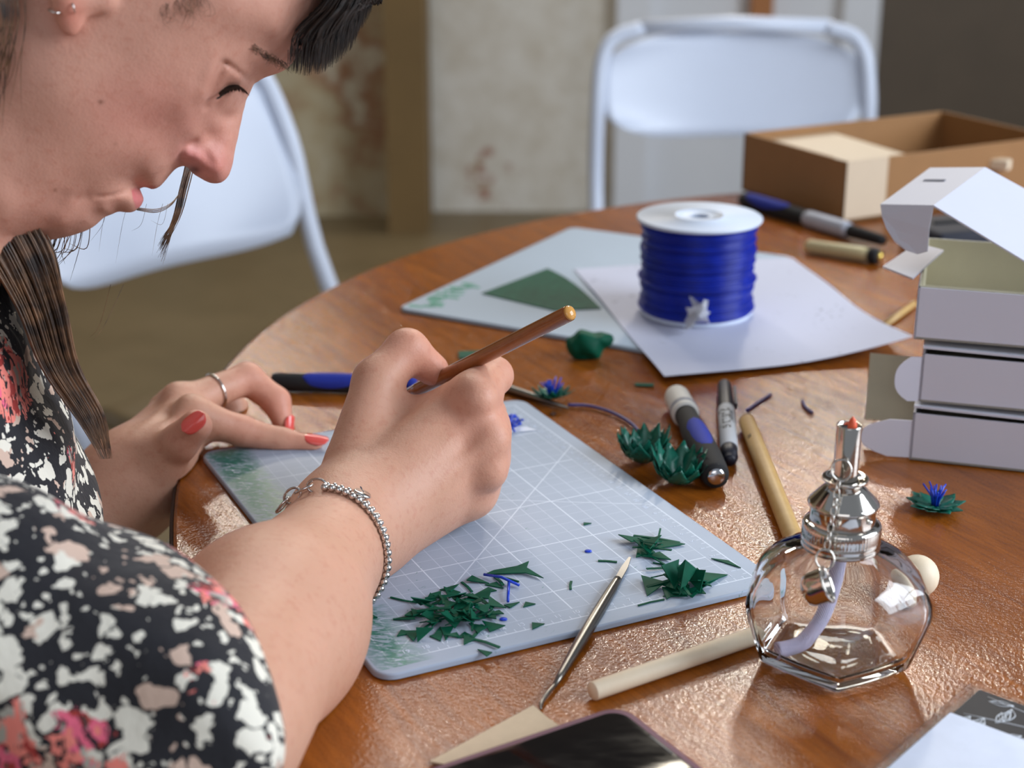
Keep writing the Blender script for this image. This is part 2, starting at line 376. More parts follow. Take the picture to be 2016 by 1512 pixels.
inner = [ # observed x, y and half-width in mm
 (585,40,36),(545,60,46),(470,30,62),(380,20,68),(300,20,70),(520,-80,58),(450,-150,66),(300,-150,73),(300,-280,60),(150,-120,72),(40,-60,62),(-20,60,58),(60,60,66),(160,90,69),
 (240,110,66),(310,110,64),(370,110,60),(415,100,57),(450,80,55),(490,85,47),(530,95,36),(545,120,24),(520,125,31),(492,120,40),(505,140,27),(480,145,35.5),(455,140,44),
 (120,180,66),(200,180,63),(280,180,59),(340,170,56),(385,160,54),(405,190,47),(370,220,46),(330,240,44.5),(280,250,47),(200,260,54),(120,280,55),(40,250,58),(-40,250,54),
 (392,225,37),(375,260,32),(345,275,33),(300,300,36),(250,310,40),(180,330,43),(100,350,46),(30,360,48),(-40,370,46),
 (335,300,26),(318,325,23),(290,340,25),(250,345,26.5),(210,360,31),(165,375,32),(110,400,34),(60,410,38),(10,420,40),(150,410,27),(185,400,24),(120,435,26),(225,390,22),(250,385,17),(255,350,20),(200,412,20),(165,432,18),
 (420,240,22),(405,262,17.5),(440,225,15.5),(455,245,10),(448,275,10),(425,285,13),(438,310,11),(425,335,11.5),(405,325,14.5),(392,300,16.5),(372,285,20),(355,295,22),
 (472,190,13),(460,200,18),(440,212,23),(478,172,19),(462,172,29),(445,170,37),(430,190,35),(420,205,33)]
def tps():
    C = np.array(contour, float); n = len(C); X = []; G = []
    nx = np.roll(C[:, :2], -1, 0)-np.roll(C[:, :2], 1, 0); nx /= np.linalg.norm(nx, axis=1)[:, None]; nin = np.stack([-nx[:, 1], nx[:, 0]], 1)
    cen = np.array([250., 50.])
    # keep the inward side: points walked clockwise on the picture have their inside to the right
    area2 = ((C[:, 0]*np.roll(C[:, 1], -1))-(np.roll(C[:, 0], -1)*C[:, 1])).sum()
    if area2 < 0: nin = -nin
    for (x, y, r), d in zip(C, nin):
        X.append((x, y)); G.append(0.0)
        X.append((x+d[0]*5, y+d[1]*5)); G.append(2*r*MM*5)
        X.append((x-d[0]*9, y-d[1]*9)); G.append(-2*r*MM*9)
    for x, y, w in inner:
        s = (HD-w*.001)/HD; X.append((HPX+(x-HPX)*s, HPY+(y-HPY)*s)); G.append((w*MM)**2)
    X = np.array(X); G = np.array(G); N = len(X)
    def U(r2): return .5*r2*np.log(r2+1e-9)
    S = 300.0; Xs = X/S; d2 = ((Xs[:, None]-Xs[None])**2).sum(-1); A = np.zeros((N+3, N+3)); A[:N, :N] = U(d2)+np.eye(N)*2e-5
    A[:N, N] = 1; A[:N, N+1:] = Xs; A[N, :N] = 1; A[N+1:, :N] = Xs.T
    w = np.linalg.solve(A, np.r_[G, 0, 0, 0]); gx = np.arange(-170, 700, 3.0); gy = np.arange(-450, 520, 3.0)
    Q = np.stack(np.meshgrid(gx, gy, indexing='ij'), -1).reshape(-1, 2)/S; out = np.zeros(len(Q))
    for i in range(0, len(Q), 20000):
        q = Q[i:i+20000]; out[i:i+20000] = U(((q[:, None]-Xs[None])**2).sum(-1))@w[:N]+w[N]+q@w[N+1:]
    return gx, gy, out.reshape(len(gx), len(gy)), np.array(contour)
GX, GY, GG, CT = tps()
def segd(x, y, pl):
    d = np.full(x.shape, 1e9)
    for (ax, ay), (bx, by) in zip(pl[:-1], pl[1:]):
        t = np.clip(((x-ax)*(bx-ax)+(y-ay)*(by-ay))/((bx-ax)**2+(by-ay)**2), 0, 1); d = np.minimum(d, np.hypot(x-ax-t*(bx-ax), y-ay-t*(by-ay)))
    return d
def persp(pl, w): s = (HD-w*.001)/HD; return [(HPX+(a-HPX)*s, HPY+(b-HPY)*s) for a, b in pl]
def relief(x, y):                                         # creases and swellings in mm, added to the half-width
    r = np.zeros_like(x)
    def groove(pl, w, depth, sig): nonlocal r; r -= depth*np.exp(-(segd(x, y, persp(pl, w))/sig)**2)
    def lump(cx, cy, w, amp, sx, sy, ang=0):
        nonlocal r; (cx, cy), = persp([(cx, cy)], w); c, s = math.cos(ang), math.sin(ang)
        u = (x-cx)*c+(y-cy)*s; v = -(x-cx)*s+(y-cy)*c; r += amp*np.exp(-(u/sx)**2-(v/sy)**2)
    lump(372, 308, 18, 5.4, 20, 16, .5)                   # wing of the nose
    groove([(350,318),(350,302),(360,286),(380,277)], 20, 3.0, 6.0)
    groove([(398,302),(408,318)], 15, 1.6, 8)
    lump(428, 338, 10, 1.6, 18, 16)
    groove([(262,366),(240,377),(212,383),(188,385)], 24, 1.5, 4.0)   # line of the mouth
    lump(255, 392, 18, .8, 18, 13, -.3); lump(268, 355, 20, 1.0, 22, 9, .6)
    groove([(165,386),(150,390)], 32, 1.0, 9)
    groove([(343,318),(318,338),(285,352),(255,361)], 22, 1.0, 5)
    groove([(120,385),(100,410),(80,432)], 36, 1.0, 14)
    groove([(222,412),(190,418)], 20, .5, 8)
    lump(470, 160, 30, 3.4, 20, 17, .6)                   # upper lid over the eyeball
    groove([(441,124),(455,134),(475,147),(492,158)], 36, 3.2, 4.0)             # fold of the lid
    groove([(438,128),(428,150),(416,180),(404,210)], 44, 3.4, 7)               # hollow beside the eye
    groove([(428,190),(447,171),(462,172),(478,184)], 30, 3.0, 4.5)             # slit of the eye
    lump(440, 196, 28, 1.6, 14, 8, -.4)
    lump(415, 150, 52, 2.0, 14, 34, .35)
    lump(520, 122, 32, 1.8, 30, 14, .55)
    return r
RL = relief(*np.meshgrid(GX, GY, indexing='ij'))
_gin = np.sqrt(np.maximum(GG, 0)); GG2 = np.where(GG > 0, np.maximum(_gin+RL*MM*np.clip(_gin/(12*MM), 0, 1), .3)**2, GG)
DGX, DGY = np.gradient(GG2, 3.0)
_pl = [(a, b) for a, b, _ in contour]; DP = segd(*np.meshgrid(GX, GY, indexing='ij'), _pl+_pl[:1])
def bil(A, x, y):
    fx = np.clip((x-GX[0])/3.0, 0, len(GX)-1.001); fy = np.clip((y-GY[0])/3.0, 0, len(GY)-1.001); i = fx.astype(int); j = fy.astype(int); u = fx-i; v = fy-j
    return A[i, j]*(1-u)*(1-v)+A[i+1, j]*u*(1-v)+A[i, j+1]*(1-u)*v+A[i+1, j+1]*u*v
HB = np.stack([HX, HY, HW], 1)
def head(P):
    x, y, w = hframe(P); z = w*MM; g = bil(GG2, x, y); gx = bil(DGX, x, y); gy = bil(DGY, x, y)
    d = (z*z-g)/(np.sqrt(4*z*z+gx*gx+gy*gy)+4.0)/HS; vd = (np.abs(z)-np.sqrt(np.maximum(g, 0)))/HS; d = np.where(g > 0, np.where(vd < 0, np.maximum(d, vd), np.minimum(d, vd)), np.minimum(d, (np.hypot(bil(DP, x, y), z)+2)/HS))
    out = np.maximum(np.maximum(GX[0]+6-x, x-GX[-1]+6), np.maximum(GY[0]+6-y, y-GY[-1]+6))/HS
    d = np.where(out > 0, np.maximum(d, 0)+out+.01, d)
    d = smin(d, rc(P, hp(-45, 190), hp(-300, 620), .050, .056), .016)             # neck
    # ear and nostril
    e = ell(P, hp(150, 25, 74), HB, (.0062, .011, .0045)); e = smin(e, rc(P, hp(143, 0, 76), hp(150, -120, 82), .006, .007), .006)
    e = smin(e, rc(P, hp(150, -120, 82), hp(215, -170, 80), .007, .006), .006); e = smin(e, rc(P, hp(215, -170, 80), hp(238, -110, 74), .006, .006), .006)
    e = smin(e, ell(P, hp(190, -70, 74), HB, (.013, .022, .004)), .006); e = smin(e, rc(P, hp(170, 0, 74), hp(215, 5, 71), .005, .005), .005)
    d = smin(d, e, .003)
    for s in (1, -1): d = smax(d, -rc(P, hp(389, 346, 10*s), hp(362, 326, 17*s), .0036, .0040), .0012)
    return d

# ---- right arm and hand holding the tool
RW = at(690, 1030, .822); RE = at(385, 1440, .615)
R_IDX = [at(932, 779, .850), at(972, 740, .880), at(934, 742, .905), at(884, 746, .910)]
R_MID = [at(950, 850, .852), at(958, 815, .895), at(905, 850, .915), at(860, 890, .905)]
R_RNG = [at(948, 915, .856), at(960, 890, .895), at(900, 920, .910), at(850, 950, .895)]
R_PNK = [at(932, 972, .862), at(938, 965, .888), at(885, 985, .895), at(850, 1000, .880)]
R_THB = [at(705, 905, .845), at(742, 752, .868), at(801, 690, .880), at(852, 728, .889)]
def righthand(P):
    arm = rc(P, RE, at(528, 1235, .712), .041, .0372); arm = smin(arm, rc(P, at(528, 1235, .712), RW, .0372, .0250), .03)
    palm = rc(P, RW, at(920, 800, .862), .0240, .0150)
    palm = smin(palm, rc(P, RW, at(945, 862, .864), .0240, .0150), .012)
    palm = smin(palm, rc(P, RW, at(935, 915, .866), .0240, .0150), .012)
    palm = smin(palm, rc(P, at(735, 1045, .838), at(905, 968, .872), .0200, .0155), .014)
    palm = smin(palm, rc(P, at(705, 950, .845), at(770, 830, .874), .0180, .0165), .014)
    palm = smin(palm, rc(P, at(785, 862, .870), at(885, 805, .872), .0140, .0120), .010)
    d = smin(arm, palm, .02); out = None
    for pts, r, k in ((R_IDX, (.0118, .0100, .0086, .0074), .012), (R_MID, (.0122, .0102, .0088, .0076), .012), (R_RNG, (.0116, .0098, .0084, .0072), .012),
                   (R_PNK, (.0112, .0090, .0076, .0066), .012), (R_THB, (.0170, .0128, .0114, .0090), .008)):
        f = smin(d, chain(P, pts, r, .005), k); out = f if out is None else smin(out, f, .0012)
    for p, r in ((at(944, 786, .840), .0065), (at(972, 868, .842), .0065), (at(965, 930, .846), .006)): out = smin(out, np.linalg.norm(P-p, axis=1)-r, .014)
    for a, b in (((760, 985, .822), (930, 830, .842)), ((760, 1005, .822), (950, 885, .838))): out = smin(out, rc(P, at(*a), at(*b), .0022, .0022), .008)
    return out
# ---- left arm and hand on the mat
LW = at(262, 950, .965); LE = at(60, 1150, .93)
L_IDX = [at(388, 822, .975), at(474, 848, .985), at(556, 869, .990), at(615, 877, .988)]
L_MID = [at(360, 796, 1.000), at(486, 745, 1.030), at(543, 790, 1.030), at(556, 828, 1.026)]
L_RNG = [at(345, 795, 1.020), at(440, 775, 1.060), at(462, 802, 1.062), at(455, 830, 1.055)]
L_PNK = [at(330, 805, 1.035), at(400, 795, 1.070), at(425, 815, 1.075), at(430, 835, 1.070)]
L_THB = [at(280, 935, .955), at(318, 905, .948), at(352, 872, .942), at(386, 838, .936)]
def lefthand(P):
    arm = rc(P, LE, LW, .038, .0265)
    palm = rc(P, LW, at(385, 828, .985), .0240, .0125); palm = smin(palm, rc(P, LW, at(358, 806, 1.005), .0240, .0125), .012)
    palm = smin(palm, rc(P, LW, at(342, 812, 1.025), .0235, .0125), .012); palm = smin(palm, rc(P, LW, at(330, 830, 1.035), .0235, .0125), .012)
    palm = smin(palm, rc(P, at(265, 940, .962), at(318, 893, .962), .0205, .0145), .012)
    d = smin(arm, palm, .02); out = None
    for pts, r, k in ((L_IDX, (.0112, .0092, .0080, .0062), .010), (L_MID, (.0112, .0100, .0090, .0068), .010), (L_RNG, (.0108, .0092, .0080, .0068), .010),
                   (L_PNK, (.0100, .0080, .0070, .0060), .010), (L_THB, (.0160, .0125, .0110, .0095), .010)):
        f = smin(d, chain(P, pts, r, .004), k); out = f if out is None else smin(out, f, .0012)
    for p, r in ((at(372, 800, .975), .005), (at(346, 778, .998), .005)): out = smin(out, np.linalg.norm(P-p, axis=1)-r, .012)
    for a, b in (((265, 880, .945), (345, 790, .990)), ((285, 880, .945), (372, 808, .970))): out = smin(out, rc(P, at(*a), at(*b), .002, .002), .008)
    return out
SHR = at(-190, 1172, .640); SHL = at(-215, 745, .97)
def core(P):                                              # shoulders and chest under the blouse
    d = rc(P, hp(-260, 600), at(-420, 1500, .80), .055, .09)
    d = smin(d, rc(P, at(-260, 800, .80), SHR, .04, .035), .03); d = smin(d, rc(P, SHR, RE, .035, .036), .02)
    d = smin(d, rc(P, at(-260, 750, .82), SHL, .04, .035), .03); return smin(d, rc(P, SHL, LE, .033, .034), .02)
def bbox(pts, m):
    A = np.array(pts); return A.min(0)-m, A.max(0)+m
REG = [(righthand, *bbox([RE, RW]+R_IDX+R_MID+R_RNG+R_PNK+R_THB, .06)), (lefthand, *bbox([LE, LW]+L_IDX+L_MID+L_RNG+L_PNK+L_THB, .05)),
       (core, *bbox([hp(-200, 560), at(-420, 1500, .80), SHR, SHL, RE, LE], .11))]
def limbs(P):
    d = np.full(len(P), 1.0)
    for f, lo, hi in REG:
        m = ((P > lo-.05) & (P < hi+.05)).all(1)
        if m.any(): d[m] = smin(d[m], f(P[m]), .004)
    return d
def join(parts):
    n = 0; V = []; F = []
    for v, f in parts: V.append(v); F.append(f+n); n += len(v)
    return np.concatenate(V), np.concatenate(F)
BV, BF = join([nets(head, *bbox([hp(660, -430, 80), hp(-130, 560, 80), hp(660, -430, -80), hp(-310, 640, -80), hp(-130, -430, 0)], .03), .0013, 24, 2.8),
               nets(limbs, np.min([r[1] for r in REG], 0), np.max([r[2] for r in REG], 0), .0017)])
_in = ((BV[:, 0]-.444)**2/.652**2+(BV[:, 1]-1.016)**2/np.where(BV[:, 1] < 1.016, .85, .652)**2) < 1.0
_u = (BV[:, 0]-.00174)*-math.cos(.451)+(BV[:, 1]-.99101)*-math.sin(.451); _v = (BV[:, 0]-.00174)*math.sin(.451)+(BV[:, 1]-.99101)*-math.cos(.451)
_onm = (_u > -.012) & (_u < .212) & (_v > -.012) & (_v < .293)
BV[:, 2] = np.where(_onm, np.maximum(BV[:, 2], T+.0034), np.where(_in & (BV[:, 2] > T-.04), np.maximum(BV[:, 2], T+.0004), BV[:, 2]))   # flesh pressed flat where it rests
_wo = at(-330, 1400, .80)
person = empty('person', (_wo[0], _wo[1], .45), 'woman in floral blouse bending over the table, holding a wooden tool', 'person')

# skin with its own colour at lips, cheeks and knuckles; nostril shade painted in
def skin_tint(V):
    n = len(V); C = np.tile(np.array(lin((199, 150, 125))), (n, 1)); x, y, w = hframe(V)
    isH = (np.abs(w) < 95) & (x > -170) & (x < 700) & (y > -450) & (y < 470) & (V[:, 2] > T+.10)
    def blend(m, col, f): C[m] = C[m]*(1-f[m][:, None])+np.array(lin(col))*f[m][:, None]
    one = np.ones(n)
    s = (HD-np.abs(w)*.001)/HD; ox = HPX+(x-HPX)/s; oy = HPY+(y-HPY)/s
    blend(isH, (200, 146, 128), one*.75)
    def spot(cx, cy, sx, sy, col, f): blend(isH, col, f*np.exp(-((ox-cx)/sx)**2-((oy-cy)/sy)**2))
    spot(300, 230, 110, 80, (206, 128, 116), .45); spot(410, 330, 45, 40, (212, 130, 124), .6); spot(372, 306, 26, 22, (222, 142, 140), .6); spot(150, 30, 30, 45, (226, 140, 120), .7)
    spot(440, 290, 40, 70, (206, 132, 118), .4); spot(110, 420, 90, 50, (176, 120, 104), .4); spot(430, 175, 30, 34, (168, 108, 90), .45)  # redder nose bridge; jaw and eye hollow toned darker
    lip = (ox > 250) & (ox < 292) & (oy > 369) & (oy < 408) & (ox > 252+.18*(oy-369)); blend(isH & lip, (196, 96, 104), one*.85)
    lip2 = (ox > 252) & (ox < 300) & (oy > 361) & (oy < 376) & (oy > 378-.0*(ox)-((ox-252)*.12+9)); blend(isH & lip2, (184, 104, 100), one*.6)
    spot(376, 334, 13, 8, (70, 28, 24), .85)  # nostril shade painted into the skin tint
    for (mx, my, r, f) in ((201,201,4,.8),(107,371,3.2,.7),(226,282,2.2,.7),(60,110,2,.4),(330,60,2,.3),(160,300,2,.35),(256,120,2,.3)): spot(mx, my, r, r, (96, 52, 34), f)
    for p in [R_IDX[0], R_IDX[1], R_MID[0], R_RNG[0], L_IDX[1], L_MID[1], L_MID[2], L_THB[3], L_IDX[3], L_MID[3], R_THB[2], R_THB[3]]:
        f = np.exp(-(np.linalg.norm(V-p, axis=1)/.017)**2); C[:] = C*(1-.38*f[:, None])+np.array(lin((222, 138, 118)))*(.38*f[:, None])
    fh = 1-np.exp(-(np.linalg.norm(V-at(830, 880, .84), axis=1)/.08)**2)
    return C
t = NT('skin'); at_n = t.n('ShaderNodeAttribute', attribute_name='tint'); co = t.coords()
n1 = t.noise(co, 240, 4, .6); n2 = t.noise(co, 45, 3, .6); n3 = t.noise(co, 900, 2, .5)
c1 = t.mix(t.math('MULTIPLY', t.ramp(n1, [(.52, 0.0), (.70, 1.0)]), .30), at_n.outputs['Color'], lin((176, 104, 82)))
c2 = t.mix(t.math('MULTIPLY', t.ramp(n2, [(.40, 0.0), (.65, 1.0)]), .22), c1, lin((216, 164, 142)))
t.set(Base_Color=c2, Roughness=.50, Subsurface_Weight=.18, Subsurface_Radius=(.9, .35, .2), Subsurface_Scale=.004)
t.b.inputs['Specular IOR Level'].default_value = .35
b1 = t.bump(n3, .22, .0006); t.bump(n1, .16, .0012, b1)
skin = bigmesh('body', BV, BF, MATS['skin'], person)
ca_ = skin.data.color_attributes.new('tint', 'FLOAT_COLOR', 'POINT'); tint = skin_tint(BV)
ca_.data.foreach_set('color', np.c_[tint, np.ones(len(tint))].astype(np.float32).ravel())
# ---- blouse: body and two sleeves, one garment
CUF = at(372, 1432, .622)
def blouse(P):
    d = rc(P, at(-400, 640, .80), at(-420, 1500, .80), .115, .17)
    d = smin(d, rc(P, at(-262, 740, .83), at(-150, 1150, .84), .074, .080), .04)
    ls = rc(P, SHL, at(80, 990, .945), .060, .038); ls = smin(ls, rc(P, at(-95, 810, .93), at(120, 985, .945), .044, .032), .02)
    rs = rc(P, SHR, CUF, .058, .060)
    n = np.array([.90, .40, .12]); n /= np.linalg.norm(n); o = at(486, 1330, .64)
    rs = smax(rs, (P-o)@n, .020)
    d = smin(smin(d, ls, .02), rs, .02)
    # folds of the cloth
    q = P*1.0; f = np.sin(q[:, 0]*75+q[:, 2]*60+np.sin(q[:, 1]*40)*1.7)*.0016+np.sin(q[:, 0]*38-q[:, 2]*95+q[:, 1]*55)*.0018+np.sin(q[:, 2]*150+q[:, 0]*40+np.sin(q[:, 0]*60)*2)*.0009
    d = d+f
    # the openings the forearms come out of
    d = smax(d, -smax(rc(P, RE, at(528, 1235, .712), .0455, .0430), -((P-at(400, 1330, .645))@np.array([.35, .93, .1])), .006), .004)
    ll = LW-LE; ll /= np.linalg.norm(ll); d = smax(d, np.where(np.linalg.norm(P-at(150, 1000, .945), axis=1) < .085, (P-at(196, 1000, .948))@ll, -1.0), .010)
    d = smax(d, -rc(P, at(150, 1040, .945), at(260, 940, .95), .031, .033), .003)
    return d
SV, SF = nets(blouse, *bbox([at(-330, 480, .80), at(-450, 1560, .80), SHR, SHL, CUF, at(150, 985, .93), at(-600, 900, 1.0)], .11), .0032)
t = NT('floral_cloth'); co = t.coords()
wv = t.n('ShaderNodeTexNoise', i_Scale=70, i_Detail=4.0); t.l(co, wv.inputs['Vector'])
vm = t.n('ShaderNodeVectorMath', operation='MULTIPLY_ADD'); t.l(wv.outputs['Color'], vm.inputs[0]); vm.inputs[1].default_value = (.024, .024, .024); t.l(co, vm.inputs[2])
def vor(sc, vec, rnd=1.0):
    v = t.n('ShaderNodeTexVoronoi', i_Scale=sc, i_Randomness=rnd); t.l(vec, v.inputs['Vector']); sp = t.n('ShaderNodeSeparateColor'); t.l(v.outputs['Color'], sp.inputs[0])
    return v.outputs['Distance'], sp.outputs
d1, c1 = vor(92, vm.outputs[0]); d2, c2 = vor(190, vm.outputs[0]); d3, c3 = vor(24, vm.outputs[0])
big = t.math('LESS_THAN', d1, t.math('ADD', t.math('MULTIPLY', c1[0], .38), .21))
small = t.math('MULTIPLY', t.math('LESS_THAN', d2, t.math('ADD', t.math('MULTIPLY', c2[0], .28), .14)), t.math('GREATER_THAN', c2[1], .40))
zone = t.math('LESS_THAN', t.math('ADD', d3, t.math('MULTIPLY', t.noise(co, 160, 3, .7), .35)), t.math('ADD', t.math('MULTIPLY', c3[0], .44), .27))
st = t.noise(t.coords(scale=(1, 1, .35)), 210, 3, .6, 1.2)
petal = t.math('MULTIPLY', zone, t.math('GREATER_THAN', st, .47))
cream = t.mix(t.math('GREATER_THAN', c1[2], .72), lin((226, 220, 205)), lin((205, 176, 158)))
coral = t.mix(t.math('GREATER_THAN', t.noise(co, 120, 2), .58), t.mix(t.math('GREATER_THAN', t.noise(co, 60, 2), .56), lin((240, 134, 120)), lin((236, 104, 132))), lin((168, 52, 46)))
base = lin((18, 17, 25))
k1 = t.mix(t.math('MAXIMUM', big, small), base, cream)
k2 = t.mix(petal, t.mix(zone, k1, t.mix(.45, k1, base)), coral)
t.set(Base_Color=k2, Roughness=.82); t.b.inputs['Sheen Weight'].default_value = .15
we = t.noise(t.coords(scale=(1, 1, .2)), 900, 2); b0 = t.bump(we, .25, .0008); t.bump(t.noise(co, 70, 3), .35, .004, b0)
bl = bigmesh('blouse', SV, SF, MATS['floral_cloth'], person); bl['label'] = 'black blouse printed with cream and coral flowers'

# ---- hair
def strands(name, S, mat, parent, n=4):
    V = []; F = []; o = 0
    for pts, r in S:
        P = np.asarray(pts); m = len(P); tg = np.gradient(P, axis=0); tg /= np.linalg.norm(tg, axis=1)[:, None]+1e-9
        up = np.array([.3, .2, .93]); u = np.cross(tg, up); u /= np.linalg.norm(u, axis=1)[:, None]+1e-9; w = np.cross(tg, u)
        rr = r*np.minimum(1, (1-np.linspace(0, 1, m))*2.5+.15)
        ring = np.stack([P+rr[:, None]*(math.cos(a)*u+math.sin(a)*w) for a in np.arange(n)*2*math.pi/n], 1).reshape(-1, 3); V.append(ring)
        i = np.arange(m-1)[:, None]*n; k = np.arange(n)[None]; k2 = (k+1) % n
        F.append((np.stack([i+k, i+k2, i+n+k2, i+n+k], -1)).reshape(-1, 4)+o); o += len(ring)
    return bigmesh(name, np.concatenate(V), np.concatenate(F), mat, parent)
def bez(ctrl, m=14):
    return np.array(smoothpath(ctrl, max(2, m//(len(ctrl)-1))))
t = NT('brown_hair'); co = t.coords(); hn = t.noise(co, 130, 3)
t.set(Base_Color=t.mix(t.ramp(hn, [(.35, 0.0), (.7, 1.0)]), lin((46, 31, 22)), lin((128, 92, 62))), Roughness=.34); t.b.inputs['Specular IOR Level'].default_value = .6
t = NT('dark_hair'); co = t.coords(); hn = t.noise(co, 200, 3)
t.set(Base_Color=t.mix(t.ramp(hn, [(.35, 0.0), (.75, 1.0)]), lin((20, 14, 11)), lin((54, 38, 27))), Roughness=.42); t.b.inputs['Specular IOR Level'].default_value = .3
R_ = random.random; G_ = lambda s: random.gauss(0, s)
fr = []
for i in range(900):                                       # fringe hanging off the forehead
    u = R_(); w = G_(24); k = R_()
    tipx = 572+u*165; tipy = 150-((u-.22)**2)*190 - k*34
    if u > .8: tipy -= 10
    rx = 655+u*95; q = abs(w)/60
    fr.append((bez([hp(rx-60, -190, w*.8), hp(rx+6, -90, w), hp(rx+8-(1-u)*18, 0+G_(4), w*1.05), hp(tipx+14-(1-u)*10, tipy-62, w*1.1), hp(tipx-6*(1-u), tipy, w*1.12)], 16), .00034))
_h = strands('hair_fringe', fr, MATS['dark_hair'], person); _h['kind'] = 'stuff'; _h['label'] = 'dark brown fringe hanging from the forehead'
lg = []
for i in range(900):                                       # long lock hanging beside the jaw
    u = R_()**1.1; w = -14+R_()*38; e = R_()
    x0 = -60+u*128; x1 = -45+u*132+G_(3); x2 = 0+u*95; x3 = 62+u*75; x4 = 118+u*58
    ey = 690+e*225
    C = [hp(x0-60, 330, w*.6), hp(x1, 470, w), hp(x2+22, 600, w-2), hp(x3, 720, w-4), hp(x4+8, 830, w-6), hp(184+u*8+G_(3), 935, w-8)]
    pth = bez(C, 25); lg.append((pth[:max(8, int(len(pth)*(.42+.58*e**1.25)))], .00040))
_h = strands('long_hair', lg, MATS['brown_hair'], person); _h['kind'] = 'stuff'; _h['label'] = 'long brown hair falling beside the jaw'
ws = []
for i in range(60):                                        # lock from the far side, below the nose
    a = G_(4); b = G_(3); ws.append((bez([hp(395+a, 150, -62), hp(372+a, 300, -58), hp(353+a, 375+b, -52), hp(336+a*.8, 432, -48), hp(306+a*.5+b, 492+G_(12), -46)], 18), .00030))
for i in range(34):
    x = 66+abs(G_(34)); ws.append((bez([hp(x+26+G_(5), 425, -30), hp(x+10+G_(4), 485, -32), hp(x-10+G_(9), 520+G_(26), -34)], 10), .00016+R_()*.00010))
for i in range(6):
    x = 180+R_()*160; ws.append((bez([hp(x+20, 400, -40), hp(x+8, 440, -42), hp(x-12+G_(8), 470+G_(25), -42)], 10), .00008))
for i in range(3): ws.append((bez([hp(262, 408+i*2, 4), hp(300, 411+i*3, -10), hp(330, 398+i*2, -25), hp(352, 370, -45)], 15), .00025))
ws.append((bez([hp(230, 560, 0), hp(190, 640, 5), hp(165, 672, 8)], 10), .00012)); ws.append((bez([hp(205, 560, 10), hp(180, 640, 8), hp(160, 665, 8)], 10), .00012))
for i in range(44):                                        # behind and before the ear
    x = G_(22)+6; ws.append((bez([hp(x+10, -60, 72), hp(x+16+G_(8), 40, 73), hp(x+G_(10), 130, 70), hp(x-12+G_(10), 220+G_(40), 66)], 14), .00017))
for i in range(70):
    x = 285+R_()*125; y = 8+R_()*30-abs(x-340)*.25; a = G_(8)
    ws.append((bez([hp(x-10+a, y-70, 69.5), hp(x+G_(6), y-30, 70), hp(x+8+G_(12), y+G_(8), 69.2), hp(x+3+G_(14), y+18+G_(12), 67.2)], 10), .00007))
strands('stray_hair', ws, MATS['brown_hair'], person)['kind'] = 'stuff'
def cap(P):                                                # the mass of hair over the skull
    x, y, w = hframe(P); z = w*MM; g = bil(GG2, x, y); gx = bil(DGX, x, y); gy = bil(DGY, x, y)
    d = (z*z-g)/(np.sqrt(4*z*z+gx*gx+gy*gy)+4.0)/HS-.011+np.sin(x*.11+w*.3)*.0006
    out = np.maximum(np.maximum(GX[0]+6-x, x-GX[-1]+6), np.maximum(GY[0]+6-y, y-GY[-1]+6))/HS
    d = np.where(out > 0, np.maximum(d, 0)+out+.01, d)
    return smax(d, np.maximum((y+95+.35*(x-200)), -(y+300+1.1*(x-40)) if False else y+62+.10*(x-300))/HS, .006)
CV, CF = nets(cap, *bbox([hp(680, -470, 95), hp(-150, 10, 95), hp(680, -470, -95), hp(-150, 10, -95)], .03), .0035)
bigmesh('hair_crown', CV, CF, MATS['dark_hair'], person)
br = []
for i in range(95):                                       # eyebrow and lashes
    u = R_(); a = (494+u*64, 92+u*44-u*u*6); wv_ = 45-u*22
    br.append((bez([hp(a[0]+G_(3), a[1]+G_(5), wv_+.2), hp(a[0]+6+G_(2), a[1]+1+G_(5), wv_+.6), hp(a[0]+13+G_(3), a[1]+6+G_(6), wv_-1.8)], 6), .00011))
strands('eyebrow', br, MATS['brown_hair'], person)['kind'] = 'stuff'
la = []
for i in range(70):
    u = i/69; x = 430+u*42; y = 186-math.sin(u*2.4)*19; w = 37.5-u*9
    la.append((bez([hp(x, y-2, w), hp(x+3+u*6, y+5, w+3.2), hp(x+(u-.30)*24+G_(1.5), y+9+u*5+G_(1.5), w+6.5)], 8), .00030))
strands('eyelashes', la, MATS['dark_hair'], person)['kind'] = 'stuff'

# ---- nails
nailm = plain('coral_nail_polish', (232, 92, 84), .16, 0, .04, 40); nailm.node_tree.nodes['Principled BSDF'].inputs['Coat Weight'].default_value = .5
def nail(c, length, normal, L, W, H=.0016):
    z = np.asarray(normal, float); z /= np.linalg.norm(z); x = np.asarray(length, float); x = x-z*(x@z); x /= np.linalg.norm(x); Rm = np.stack([x, np.cross(z, x), z], 1)
    V = []; F = []; n, m = 12, 8
    for j in range(m+1):
        for i in range(n+1):
            u = -1+2*i/n; v = -1+2*j/m; lim = math.sqrt(max(0, 1-abs(u)**3.2)) if u < 0 else math.sqrt(max(0, 1-abs(u)**2.6))
            V.append(np.array([u*L, v*W*lim, H*(1-(v*lim)**2*1.3)-.3*H*u*u]))
    k = len(V); V += [v-np.array([0, 0, .0007]) for v in V]
    for j in range(m):
        for i in range(n):
            a = j*(n+1)+i; F.append([a, a+1, a+n+2, a+n+1]); F.append([k+a+n+1, k+a+n+2, k+a+1, k+a])
    for i in range(n): F.append([i+1, i, k+i, k+i+1]); a = m*(n+1)+i; F.append([a, a+1, k+a+1, k+a])
    return meshobj('fingernail', [Rm@v+c for v in V], F, nailm, person, True, True)
vc = lambda p: (CAMP-p)/np.linalg.norm(CAMP-p)
